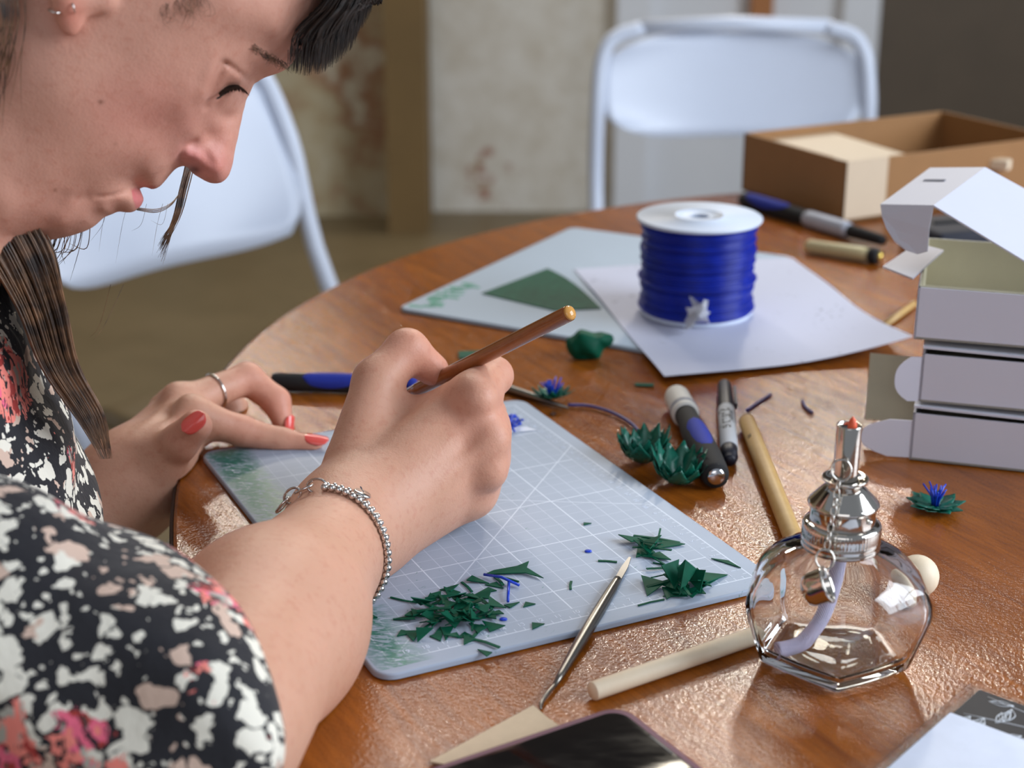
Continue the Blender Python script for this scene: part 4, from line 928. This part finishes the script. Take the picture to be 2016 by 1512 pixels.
# wooden sticks
t = NT('pale_wood'); gco = t.coords(); a = t.noise(t.coords(scale=(1, 1, 1)), 60, 4, .6, .8); t.set(Base_Color=t.mix(a, lin((226, 204, 172)), lin((242, 228, 204))), Roughness=.55)
t = NT('yellow_wood'); a = t.noise(t.coords(), 70, 4, .6, .8); t.set(Base_Color=t.mix(a, lin((178, 140, 84)), lin((206, 172, 112))), Roughness=.5)
d1a, d1b = onz(1470, 829, .0052), onz(1572, 1085, .0052)
g = empty('wooden_dowel', (d1a[0], d1a[1], T), 'yellowish wooden dowel lying between the marker and the lamp', 'dowel'); rod('stick', d1a, d1b, [(0, .0046), (.006, .0052), (.994, .0052), (1, .0046)], MATS['yellow_wood'], g)
wraptext('5.0', .0040, g, d1a, d1b, .00526, .17, .75, 'lettering')
d2a = onz(1166, 1361, .0044); bl_ = onz(1806, 1134, .0108)
g = empty('wooden_stick', (d2a[0], d2a[1], T), 'pale wooden stick ending against the glass lamp', 'stick'); hi_ = onz(1490, 1250, .0044)
rod('stick', d2a, hi_, [(0, .0039), (.006, .0044), (.994, .0044), (1, .0039)], MATS['pale_wood'], g)
bo_ = MB().sphere(bl_, .0108, 28, 18).build('wooden_ball', MATS['pale_wood']); setorigin(bo_); tag(bo_, 'round pale wooden ball lying behind the lamp', 'ball')

# ---- tool in the right hand
BW = NT('brown_lacquer'); a = BW.noise(BW.coords(), 90, 4, .6, .6); BW.set(Base_Color=BW.mix(a, lin((124, 66, 26)), lin((158, 92, 42))), Roughness=.24); BW.b.inputs['Coat Weight'].default_value = .6
h0 = at(1122, 616, .812); h1 = at(826, 765, .900); hd = h1-h0; L_ = np.linalg.norm(hd)
g = empty('carving_tool', tuple(at(700, 828, .945)-np.array([0, 0, .01])), 'brown lacquered wooden tool handle held in the right hand', 'tool')
rod('handle', h0, h1, [(-.004, .0030), (.0, .0040), (.015, .0042), (.55, .0042), (1.0, .0040), (1.08, .0034)], BW.m, g); rod('butt_end', h0, h1, [(-.016, .0004), (-.014, .0020), (-.006, .0036), (.002, .00415)], plain('gold_wood', (206, 150, 78), .12, 0, .06, 60), g)
rod('shaft', h0, h1, [(1.06, .0016), (1.40, .0014), (1.46, .0020), (1.50, .0006)], ST, g)
# ---- clippings on the mat: each piece its own object
def tri(L, W): return [(-L*.5, -W*.5), (L*.5, -W*.35+random.random()*W*.3), (-L*.3+random.random()*L*.5, W*.5)]
def strip(L, W): return [(-L/2, -W/2), (0, -W/2+L*.04), (L/2, -W/2), (L/2, W/2), (0, W/2+L*.04), (-L/2, W/2)]
def clipping(name, poly, loc, rz, tilt, mat, label, group, th=.0005, cat='clipping', bendk=0.0):
    R = rotz(rz)@np.array(Matrix.Rotation(tilt[0], 3, 'X') @ Matrix.Rotation(tilt[1], 3, 'Y')); n = len(poly)
    V = [R@np.array([p[0], p[1], z+bendk*p[0]**2]) for z in (0, th) for p in poly]; F = [list(range(n))[::-1], [n+i for i in range(n)]]+[[i, (i+1) % n, n+(i+1) % n, n+i] for i in range(n)]
    zm = min(v[2] for v in V); V = [v-np.array([0, 0, zm]) for v in V]
    o = meshobj(name, V, F, mat, None, False); o.location = loc; return tag(o, label, cat, group)
MT = .0034
def heap(cpx, n, sx, sy, zmax, label, group, big=.010, sprob=.25, tl=.45):
    for k in range(n):
        gx_, gy_ = random.gauss(0, sx), random.gauss(0, sy); q = math.hypot(gx_/sx, gy_/sy); z = MT+zmax*max(0, 1-q/1.6)*random.random()
        p = onz(cpx[0]+gx_, cpx[1]+gy_, z); s = big*(.75+.5*random.random()); tk = tl if z > MT+.0005 else tl*.25
        if random.random() < sprob: clipping('green_clipping', strip(s*1.5, .0009+random.random()*.0008), tuple(p), random.random()*6.3, (random.gauss(0, tk*.5), random.gauss(0, tk*.4)), GF, label, group)
        else: clipping('green_clipping', tri(s, s*.7), tuple(p), random.random()*6.3, (random.gauss(0, tk), random.gauss(0, tk)), GF, label, group)
heap((890, 1205), 84, 50, 25, .0065, 'green plastic clipping in the loose heap beside the wrist', 'clippings heaped beside the wrist')
heap((1282, 1080), 13, 20, 9, .0050, 'green plastic sliver in the small pile beyond the spatula blade', 'slivers beyond the spatula blade', .015, .4, .5)
heap((1345, 1150), 20, 26, 13, .0060, 'green plastic piece in the pile next to the lamp', 'pieces piled next to the lamp', .016, .3, .5)
for (x, y, L, W, a, st_, lb) in ((1040, 1190, .007, .005, .3, 0, 'small green triangle right of the two blue strands'), (1056, 1231, .008, .006, .5, 0, 'green triangle nearest the border numbers of the mat'), (917, 1251, .008, .006, 0, 0, 'green triangle pointing down below the clippings heap'), (862, 1252, .009, .007, 1.2, 0, 'broad green triangle at the foot of the clippings heap'),
        (798, 1246, .009, .006, .2, 0, 'green triangle at the corner side of the clippings heap'), (722, 1212, .009, .008, 2.0, 0, 'green triangle tucked against the forearm'), (956, 1163, .011, .006, .2, 0, 'pointed green piece between the heap and the blue strands'), (977, 1153, .010, .006, -.6, 0, 'notched green piece touching the long blue strand'),
        (1124, 1153, .009, .0013, 1.5, 1, 'upright green sliver alone left of the spatula'), (1196, 1106, .010, .0015, -.15, 1, 'flat green sliver just left of the spatula blade'), (1298, 1111, .007, .0008, -.4, 1, 'hair-thin green sliver between the two small piles'), (1282, 1187, .015, .0010, .45, 1, 'long curved green sliver near the mat edge'),
        (1432, 1108, .018, .0040, -.75, 0, 'long pale green shaving at the mat corner by the lamp'), (998, 1140, .014, .0009, -.5, 1, 'thin green strip under the blue strands'), (1155, 1031, .005, .003, .4, 0, 'tiny green chip alone in the middle of the grid')):
    p = onz(x, y, MT); clipping('green_clipping', strip(L, W) if st_ else tri(L, W), tuple(p), a, (0, 0), GF, lb, None)
p = onz(1003, 1131, MT); clipping('green_offcut', [(-.013, -.003), (.002, -.0035), (.008, -.004), (.017, -.010), (.009, .001), (.0105, .007), (.004, .003), (-.008, .0005)], tuple(p+np.array([0, .003, 0])), .05, (.10, -.05), GF, 'fish-shaped dark green offcut crossing a blue strand', None)
for (x0, y0, x1, y1, bl2) in ((953, 1131, 1022, 1152, 'long blue plastic strand lying across the green offcut'), (1002, 1146, 1000, 1184, 'short blue plastic strand running down from the long one')):
    a, b = onz(x0, y0, MT+.0012), onz(x1, y1, MT+.0012); o = MB().tube([a, (a+b)/2+np.array([0, 0, .0015]), b], .0008, 6).build('blue_strand', BP); setorigin(o); tag(o, bl2, 'strand')
for x, y, lb in ((991, 1220, 'small blue dot of plastic at the edge of the clippings heap'), (1158, 1086, 'small blue dot of plastic alone on the grid'), (996, 911, 'short blue bit on the grid beside the knuckles'), (613, 771, 'tiny blue speck on the wood before the craft knife')):
    z = MT if y != 771 else .0002; p = onz(x, y, z); o = MB().lathe([(.0016, 0), (.0017, .0004), (.0013, .0009)], (0, 0, 0), 10).build('blue_bit', BP, None, True, False); o.location = tuple(p); o.scale = (1.2, .8, 1); tag(o, lb, 'bit')
p = onz(1012, 845, MT); o = clipping('paper_scrap', [(-.022, -.007), (.014, -.004), (.008, .003), (-.022, .006)], tuple(p), .15, (0, 0), plain('scrap_white', (226, 232, 246), .6), 'small white paper scrap under the blue snips', None, .0003, 'paper')
for k in range(34):
    x, y = 1000+random.gauss(0, 10), 828+random.gauss(0, 8); p = onz(x, y, MT+.0006+random.random()*.003); a = random.random()*6.3; u = np.array([math.cos(a), math.sin(a), random.gauss(0, .3)])*.0028
    o = MB().tube([p-u, p+u], .0007, 6).build('blue_snip', BP); setorigin(o); o.location.z = max(o.location.z, T+MT); tag(o, 'tiny blue snip in the little heap by the far mat corner', 'snip', 'blue snips by the far mat corner')
# ---- spirit lamp
t = NT('clear_glass'); t.set(Base_Color=(.985, .992, .985), Roughness=.0, Transmission_Weight=1.0, IOR=1.47)
LX, LY = .1500, .6625
lamp = empty('spirit_lamp', (LX, LY, T), 'faceted clear glass spirit lamp with a metal burner and chain', 'lamp')
PH = math.radians(-97)
def penta(a, m):                                           # 1 = sharp pentagon, 0 = circle
    k = (a-PH+math.pi/5) % (2*math.pi/5)-math.pi/5; return (1-m)+m*math.cos(math.pi/5)/math.cos(math.pi/5-abs(k))
outer = [(.0300, 0, .9), (.0345, .0006, .9), (.0362, .0024, .88), (.0388, .0100, .88), (.0428, .0215, .90), (.0440, .0255, .88), (.0444, .0290, .80), (.0438, .0335, .66), (.0418, .0385, .48), (.0385, .0432, .30), (.0335, .0472, .16), (.0275, .0505, .06), (.0215, .0530, 0), (.0180, .0545, 0), (.0165, .0560, 0), (.0165, .0660, 0)]
inner = [(.0140, .0660, 0), (.0140, .0560, 0), (.0155, .0535, 0), (.0190, .0508, .0), (.0250, .0480, .06), (.0305, .0448, .14), (.0352, .0408, .26), (.0384, .0362, .42), (.0402, .0318, .58), (.0406, .0282, .72), (.0402, .0252, .80), (.0390, .0210, .84), (.0354, .0105, .84), (.0330, .0062, .82), (.0280, .0048, .8), (.0150, .0052, .6), (.0010, .0056, 0)]
V = []; F = []; n = 120
for r, z, m in outer+inner:
    for i in range(n): a = 2*math.pi*i/n; q = r*(penta(a, m) if m else 1); V.append(np.array([LX+q*math.cos(a), LY+q*math.sin(a), T+.0002+z]))
M_ = len(outer)+len(inner)
for j in range(M_-1): F += [[j*n+i, j*n+(i+1) % n, (j+1)*n+(i+1) % n, (j+1)*n+i] for i in range(n)]
F += [list(range(n))[::-1], [(M_-1)*n+i for i in range(n)]]
gl = meshobj('glass_body', V, F, MATS['clear_glass'], lamp, True, True); autosmooth(gl, 60)
NK = plain('nickel', (205, 200, 192), .10, 1.0, .03, 200); LC = (LX, LY, T)
def knurl(a, z): return 1+(.010*math.sin(a*70) if .0595 < z < .0655 else 0)
MB().lathe([(.0168, .0545), (.0178, .0548), (.0182, .0556), (.0178, .0566), (.0176, .0572), (.0180, .0580), (.0177, .0590), (.0175, .0596), (.0177, .0602), (.0177, .0648), (.0174, .0656), (.0166, .0664), (.0150, .0668)], LC, 210, None, False, False, knurl).build('screw_collar', NK, lamp)
MB().lathe([(.0150, .0664), (.0148, .0670), (.0148, .0732), (.0152, .0740), (.0160, .0744), (.0161, .0752), (.0152, .0762), (.0125, .0790), (.0100, .0815), (.0080, .0832), (.0062, .0838), (.0062, .0860)], LC, 90, None, False, False).build('burner_dome', NK, lamp)
MB().lathe([(.0058, .0842), (.0086, .0846), (.0100, .0856), (.0104, .0868), (.0100, .0870), (.0086, .0856), (.0058, .0852)], LC, 64, None, False, False).build('drip_flange', NK, lamp)
MB().lathe([(.0056, .0835), (.0056, .1105), (.0054, .1110), (.0049, .1108), (.0048, .1080), (.0048, .0850)], LC, 48, None, False, False).build('wick_tube', NK, lamp)
MB().lathe([(.0016, .0700), (.0016, .0712)], (LX+.0095, LY-.0112, T), 12).build('vent_rivet', NK, lamp)
CW = NT('cotton_wick'); wv2 = CW.n('ShaderNodeTexWave', i_Scale=420.0, i_Distortion=2.0); CW.l(CW.coords(rot=(.6, .5, 0)), wv2.inputs['Vector']); CW.set(Base_Color=CW.mix(wv2.outputs['Color'], lin((196, 186, 236)), lin((238, 236, 250))), Roughness=.8); CW.bump(wv2.outputs['Fac'], .5, .0006)
w_ = [np.array([LX, LY, T+z]) for z in (.105, .085, .060, .046)]+[np.array([LX-.002, LY-.001, T+.034]), np.array([LX-.006, LY-.004, T+.022]), np.array([LX-.014, LY-.008, T+.0125]), np.array([LX-.022, LY-.010, T+.0098]), np.array([LX-.0275, LY-.0115, T+.0096])]
MB().tube(smoothpath(w_, 5), .0037, 14).build('wick', CW.m, lamp)
CHR = plain('charred_wick', (34, 20, 26), .8); MB().lathe([(.0047, .1045), (.0046, .1082), (.0036, .1092), (.0012, .1094)], LC, 24, None, True, True).build('wick_char', CHR, lamp)
EM = plain('orange_wick_tip', (232, 96, 58), .5, 0, .2, 300); MB().lathe([(.0022, .108), (.0021, .1110), (.0016, .1128), (.0008, .1140), (.0002, .1148)], (LX+.0012, LY-.0006, T), 12).build('wick_tip', EM, lamp)  # red reflection on the burnt wick, put into the colour
# ring, chain and snuffer cap hanging in front
def torus(c, axis, R, r, name, ex=1.0, up=None): return MB().tube(ringpts(np.asarray(c), np.asarray(axis), R, 28, ex, up), r, 8, closed=True).build(name, NK, lamp)
f0 = at(1655, 945, .709); torus(f0, (.1, -1, .45), .0045, .00048, 'chain_ring')
lk = smoothpath([at(1650, 966, .7085), at(1642, 1010, .7075), at(1634, 1055, .7065), at(1626, 1094, .7055)], 4)
dist = np.r_[0, np.cumsum(np.linalg.norm(np.diff(np.array(lk), axis=0), axis=1))]
N_ = 8
for k in range(N_):
    s_ = (k+.5)/N_*dist[-1]; p = np.array([np.interp(s_, dist, np.array(lk)[:, i]) for i in range(3)]); p2 = np.array([np.interp(min(s_+.001, dist[-1]), dist, np.array(lk)[:, i]) for i in range(3)]); tg = p2-p if np.linalg.norm(p2-p) > 1e-6 else np.array([0, -.1, -1.0])
    sdv = np.cross(tg, (1.0, .3, 0)) if k % 2 else np.cross(tg, np.cross(tg, (1.0, .3, 0)))
    torus(p, sdv, .00135, .00030, 'chain_link', dist[-1]/N_*.62/.00135, tg)
r2 = at(1623, 1113, .704); torus(r2, (.15, -1, .55), .0042, .00048, 'cap_ring')
cp = at(1622, 1163, .6985); cax = np.array([.86, -.25, .45])
MB().lathe([(.0002, -.0098), (.0040, -.0095), (.0064, -.0080), (.0072, -.0055), (.0074, 0), (.0080, .0008), (.0080, .0018), (.0072, .0020), (.0066, .0006), (.0064, -.0060), (.0040, -.0080), (.0002, -.0085)], cp, 40, basis(cax), False, False).build('snuffer_cap', NK, lamp)
lamp.scale = (1, 1, 1.05)
# ---- white folding boxes at the right
WB = plain('white_card', (212, 214, 228), .55, 0, .02, 40); KB = plain('grey_board', (188, 182, 158), .7, 0, .06, 80); BK = plain('brown_card', (148, 106, 62), .7, 0, .08, 60)
B0 = onz(1790, 905, 0); B1 = onz(2016, 930, 0); bx = (B1-B0)/np.linalg.norm(B1-B0); by = np.array([-bx[1], bx[0], 0]); bz = np.array([0, 0, 1.0]); RBX = np.stack([bx, by, bz], 1)
def panel(parent, name, o, u, v, th, mat, R):              # rectangle o, o+u, o+u+v, o+v in box axes with thickness
    u = np.asarray(u, float); v = np.asarray(v, float); n = np.cross(u, v); n = n/np.linalg.norm(n)*th; P = [np.asarray(o, float), o+u, o+u+v, o+v]; Q = [p+n for p in P]
    return meshobj(name, [R@p for p in P+Q], [[3,2,1,0],[4,5,6,7],[0,1,5,4],[1,2,6,5],[2,3,7,6],[3,0,4,7]], mat, parent, False)
def tab(parent, name, c, u, v, mat, R, th=.0008, n=10):    # flap with a rounded outer end: along u, out to v
    u = np.asarray(u, float); v = np.asarray(v, float); c = np.asarray(c, float); P = [c, c+u]+[c+u*(1-k/n)+v*(math.sin(math.pi*(.5+.5*(1-2*abs(.5-k/n)))) if False else 1-(abs(1-2*k/n))**2.6*.55) for k in range(n+1)]
    nn = np.cross(u, v); nn = nn/np.linalg.norm(nn)*th; m = len(P); Q = [p+nn for p in P]
    return meshobj(name, [R@p for p in P+Q], [list(range(m))[::-1], [m+i for i in range(m)]]+[[i, (i+1) % m, m+(i+1) % m, m+i] for i in range(m)], mat, parent, False)
def mailer(o, W, D, H, label, dx=0.0, dy=0.0, yaw=0.0, open_=False):
    R = RBX@rotz(yaw); base = B0+bx*dx+by*dy+np.array([0, 0, o]); e = empty('white_box', tuple(base), label, 'box', 'white folding boxes in the stack')
    th = .0014
    panel(e, 'front_wall', (0, 0, 0), (W, 0, 0), (0, 0, H), -th, WB, R); panel(e, 'back_wall', (0, D, 0), (W, 0, 0), (0, 0, H), -th, WB, R)
    panel(e, 'side_wall', (0, 0, 0), (0, D, 0), (0, 0, H), th, WB, R); panel(e, 'side_wall', (W, 0, 0), (0, D, 0), (0, 0, H), th, WB, R); panel(e, 'floor_panel', (0, 0, 0), (W, 0, 0), (0, D, 0), th, KB, R)
    if open_:
        for nm, oo, u in (('rim', (th, th, 0), (W-2*th, 0, 0)), ('rim', (th, D-2*th, 0), (W-2*th, 0, 0))): panel(e, 'inner_wall', np.array(oo)+np.array([0, .0006, .001]), u, (0, 0, H-.0002), .0010, KB, R)
        panel(e, 'inner_wall', (th*1.2, .002, .001), (0, D-.004, 0), (0, 0, H-.0004), -.0010, KB, R); panel(e, 'inner_wall', (W-th*1.2, .002, .001), (0, D-.004, 0), (0, 0, H-.0004), .0010, KB, R)
    else: panel(e, 'lid', (0, 0, H+.0036), (W, 0, -.003), (0, D, -.003), th, WB, R)
    return e, R
H1 = .0300
e, R = mailer(.0004, .200, .120, H1, 'white folding box at the bottom of the stack')
tab(e, 'side_flap', (.0, .001, .001), (0, 0, H1-.006), (-.0300, -.004, .0), WB, R)
panel(e, 'tuck_flap', (-.0005, .030, .012), (-.030, .0, .0), (-.002, .03, .034), .0010, KB, R)
e, R = mailer(.0004+H1+.0072, .200, .120, H1, 'white folding box in the middle of the stack', .0022, .002, .015)
tab(e, 'side_flap', (0, .001, .0), (0, 0, H1-.002), (-.0150, -.004, 0), WB, R)
e, R = mailer(.0004+2*(H1+.0016)+.0125, .200, .120, H1+.002, 'open white folding box on top of the stack', -.004, .004, .02, True)
# raised lid of the top box: top panel, front lip and ear
ht = H1+.002
def wquad(parent, name, P, mat, th=.0011):
    P = [np.asarray(p, float) for p in P]; m = len(P); n = np.cross(P[1]-P[0], P[2]-P[0]); n = n/np.linalg.norm(n)*th; Q = [p-n for p in P]
    return meshobj(name, P+Q, [list(range(m)), [2*m-1-i for i in range(m)]]+[[i, m+i, m+(i+1) % m, (i+1) % m] for i in range(m)], mat, parent, False, True)
lA, lD, lC, lB = at(1733, 402, .985), at(1838, 404, .955), at(1940, 329, 1.000), at(1831, 330, 1.030)
wquad(e, 'lid_lip', [lA, lD, lC, lB], WB); wquad(e, 'lid', [lD, at(2110, 570, .930), at(2170, 455, .985), lC], WB)
earp = [lA, at(1736, 425, .983), at(1745, 450, .980), at(1760, 474, .977), at(1782, 492, .973), at(1806, 500, .968), at(1826, 494, .962), at(1829, 450, .958), lD]
wquad(e, 'lid_ear', earp, WB)
sl = [lA+(lB-lA)*.62+(lD-lA)*.22, lA+(lB-lA)*.62+(lD-lA)*.62, lA+(lB-lA)*.66+(lD-lA)*.62, lA+(lB-lA)*.66+(lD-lA)*.22]; up_ = np.cross(lD-lA, lB-lA); up_ /= np.linalg.norm(up_)
wquad(e, 'lid_slot', [p+up_*.0004 for p in sl], plain('slot_shadow', (120, 122, 134), .8), .0003)
wquad(e, 'dust_flap', [at(1738, 524, .985), at(1797, 547, .962), at(1858, 492, 1.005), at(1806, 478, 1.022)], WB)

# ---- open cardboard tray and what lies round it
K0 = onz(1660, 441, 0); K1 = onz(1452, 372, 0); ka = (K1-K0)/np.linalg.norm(K1-K0); kb = np.array([-ka[1], ka[0], 0]); kb = -kb if kb[0] < 0 else kb
RK = np.stack([kb, ka, bz], 1); WK, DK, HK = .27, .165, .060
tr = empty('cardboard_tray', tuple(K0+np.array([0, 0, .0003])), 'open brown cardboard tray taped at the corner', 'box')
th = .003
panel(tr, 'floor_panel', (0, 0, 0), (WK, 0, 0), (0, DK, 0), th, BK, RK); panel(tr, 'side_wall', (0, 0, 0), (0, DK, 0), (0, 0, HK), th, BK, RK); panel(tr, 'side_wall', (WK, 0, 0), (0, DK, 0), (0, 0, HK), -th, BK, RK)
panel(tr, 'end_wall', (0, 0, 0), (WK, 0, 0), (0, 0, HK), -th, BK, RK); panel(tr, 'end_wall', (0, DK, 0), (WK, 0, 0), (0, 0, HK), th, BK, RK)
TP = plain('paper_tape', (206, 186, 160), .5, 0, .04); panel(tr, 'corner_tape', (-.0006, -.0006, .004), (.050, 0, 0), (0, 0, HK-.003), .0006, TP, RK); panel(tr, 'corner_tape', (-.0012, 0, HK), (.045, 0, 0), (0, .020, 0), .0006, TP, RK)
panel(tr, 'paper_lining', (.004, .004, .046), (.110, 0, 0), (0, DK-.008, .004), .0008, TP, RK)
a, b = at(1912, 322, 1.62), at(1988, 320, 1.60); o = MB().box((a+b)/2, (np.linalg.norm(b-a), .014, .010), basis(bz, b-a), .001).build('wood_block', MATS['pale_wood'], None, False); setorigin(o); tag(o, 'pale wooden stick laid across the cardboard tray', 'stick')
g, a, b = pen('craft_knife', (1462, 392), (1740, 474), .0075, 'black and blue knife lying along the cardboard tray', 'knife')
rod('handle', a, b, [(0, .0060), (.02, .0078), (.30, .0080), (.48, .0070), (.5, .0070)], RB, g); grip(g, a, b, .0079, .04, .36, 1.2, .0008, .3)
rod('clear_cap', a, b, [(.48, .0074), (.50, .0080), (.74, .0080), (.78, .0066)], plain('grey_cap', (176, 180, 192), .3), g); rod('tip', a, b, [(.77, .0060), (.80, .0062), (.98, .0052), (1.0, .0040)], RB, g)
g, a, b = pen('hobby_knife', (1588, 484), (1735, 506), .0065, 'cream handled tool with a brass end before the dark knife', 'tool')
rod('handle', a, b, [(0, .0045), (.03, .0062), (.75, .0066), (.86, .0056)], plain('cream_handle', (196, 182, 138), .4), g); rod('collar', a, b, [(.84, .0060), (.86, .0072), (.95, .0072), (.97, .0060)], RB, g); rod('brass_end', a, b, [(.95, .0046), (1.0, .0046), (1.02, .0030)], plain('brass', (206, 178, 96), .25, 1.0), g)
g, a, b = pen('dark_pouch', (1835, 492), (1935, 470), .010, 'dark navy case half hidden behind the open white box', 'case'); MB().box((a+b)/2+np.array([.02, .03, .002]), (.11, .07, .024), rotz(.3), .006).build('shell', plain('navy_cloth', (24, 28, 44), .7), g); MB().box((a+b)/2+np.array([.02, .03, .0150]), (.08, .004, .003), rotz(.3), .001).build('zip', RB, g)
# thin sticks behind the stack
o = MB().tube([onz(1742, 640, .003), onz(1800, 598, .003)], .0025, 10).build('thin_stick', MATS['yellow_wood']); setorigin(o); tag(o, 'thin wooden stick poking out behind the white boxes', 'stick')

# ---- phone, kraft scrap and the sleeve of cards at the near edge
C0 = onz(1222, 1384, .009); e1 = onz(840, 1512, .009)-C0; e1 /= np.linalg.norm(e1); e2 = np.array([-e1[1], e1[0], 0]); e2 = e2 if e2[1] < 0 else -e2
ph = empty('phone', (C0[0], C0[1], T), 'black phone in a plum coloured case lying face up', 'phone'); Rp = np.stack([e1, e2, np.cross(e1, e2)], 1); up = 1 if Rp[2, 2] > 0 else -1
def pslab(x0, x1, y0, y1, r, z0, z1, bev, name, mat):
    m = slab(rrect(x0, x1, y0, y1, r, 8), z0, z1, bev); V = [e1*v[0]+e2*v[1]+np.array([C0[0], C0[1], T+v[2]]) for v in m.V]; F = m.F if up > 0 else [f[::-1] for f in m.F]
    o = meshobj(name, V, F, mat, ph, True, True); autosmooth(o, 40); return o
PC = plain('plum_case', (84, 22, 62), .5); SG = NT('phone_glass'); sm_ = SG.noise(SG.coords(scale=(1, 3, 1)), 40, 3); SG.set(Base_Color=(.004, .004, .005), Roughness=SG.ramp(sm_, [(.4, .05), (.7, .16)]))
pslab(0, .155, 0, .078, .011, .0004, .0088, .0012, 'case', PC); pslab(.0034, .1516, .0034, .0746, .0085, .0060, .0091, .0006, 'screen', SG.m); pslab(.0045, .0054, .028, .044, .0004, .0091, .00935, .0001, 'speaker_slot', plain('slot_grey', (70, 72, 76), .4))
wq = [onz(x, y, .0006) for x, y in ((845, 1502), (1050, 1391), (1076, 1414), (1200, 1500), (900, 1512))]
KP = plain('kraft_wood', (196, 176, 148), .7, 0, .1, 220); m = MB().plate([(p[0], p[1]) for p in wq], T+.0003, T+.0014); o = m.build('kraft_scrap', KP, None, False); setorigin(o); tag(o, 'pale ribbed card scrap sticking out under the phone', 'card')
D0 = onz(1915, 1334, .003); f1 = onz(1712, 1512, .003)-D0; f1 /= np.linalg.norm(f1); f2 = np.array([-f1[1], f1[0], 0]); f2 = f2 if f2[0] > 0 else -f2
def sl2(parent, x0, x1, y0, y1, r, z0, z1, name, mat, bev=.0003):
    m = slab(rrect(x0, x1, y0, y1, r, 6), z0, z1, bev); s_ = np.cross(f1, f2)[2]; F = m.F if s_ > 0 else [f[::-1] for f in m.F]
    o = meshobj(name, [f1*v[0]+f2*v[1]+np.array([D0[0], D0[1], T+v[2]]) for v in m.V], F, mat, parent, True, True); autosmooth(o, 40); return o
sv = empty('card_sleeve', (D0[0], D0[1], T), 'clear plastic sleeve holding black leaf-patterned paper', 'sleeve')
CS = NT('clear_sleeve'); CS.set(Base_Color=(.97, .97, .97), Roughness=.10, Transmission_Weight=1.0, IOR=1.12)
sl2(sv, 0, .16, 0, .11, .004, .0004, .0014, 'plastic_back', CS.m); bp = sl2(sv, .0062, .150, .0062, .104, .0008, .0015, .0021, 'black_paper', plain('black_paper', (30, 30, 36), .6))
lf = MB(); random.seed(5)
def stroke(P, w=.00022):
    Q = smoothpath([f1*p[0]+f2*p[1]+np.array([D0[0], D0[1], T+.00215]) for p in P], 4); lf.tube(Q, w, 4)
for k in range(26):
    x, y = .009+random.random()*.030, .009+random.random()*.075; a = random.random()*6.3; L = .006+random.random()*.008; d = np.array([math.cos(a), math.sin(a)]); n_ = np.array([-d[1], d[0]]); p = np.array([x, y])
    ok = lambda q: .007 < q[0] < .14 and .007 < q[1] < .100
    if not (ok(p) and ok(p+d*L) and ok(p+d*L*.5+n_*L*.25) and ok(p+d*L*.5-n_*L*.25)): continue
    stroke([p, p+d*L*.5+n_*L*.2, p+d*L]); stroke([p, p+d*L*.5-n_*L*.2, p+d*L]); stroke([p, p+d*L])
for q in ([(.010, .012), (.014, .045), (.024, .095)], [(.030, .010), (.022, .040), (.012, .080)], [(.036, .030), (.026, .060), (.030, .098)]): stroke([np.array(v) for v in q], .0003)
lo_ = meshobj('leaf_print', lf.V, lf.F, plain('white_ink', (206, 210, 216), .6), sv, True, True); lo_['kind'] = 'stuff'
card = sl2(None, .034, .150, .0055, .112, .0006, .0024, .0030, 'white_card', plain('card_white', (214, 222, 240), .55)); setorigin(card); tag(card, 'blank white card laid over the leaf-patterned sleeve', 'card')
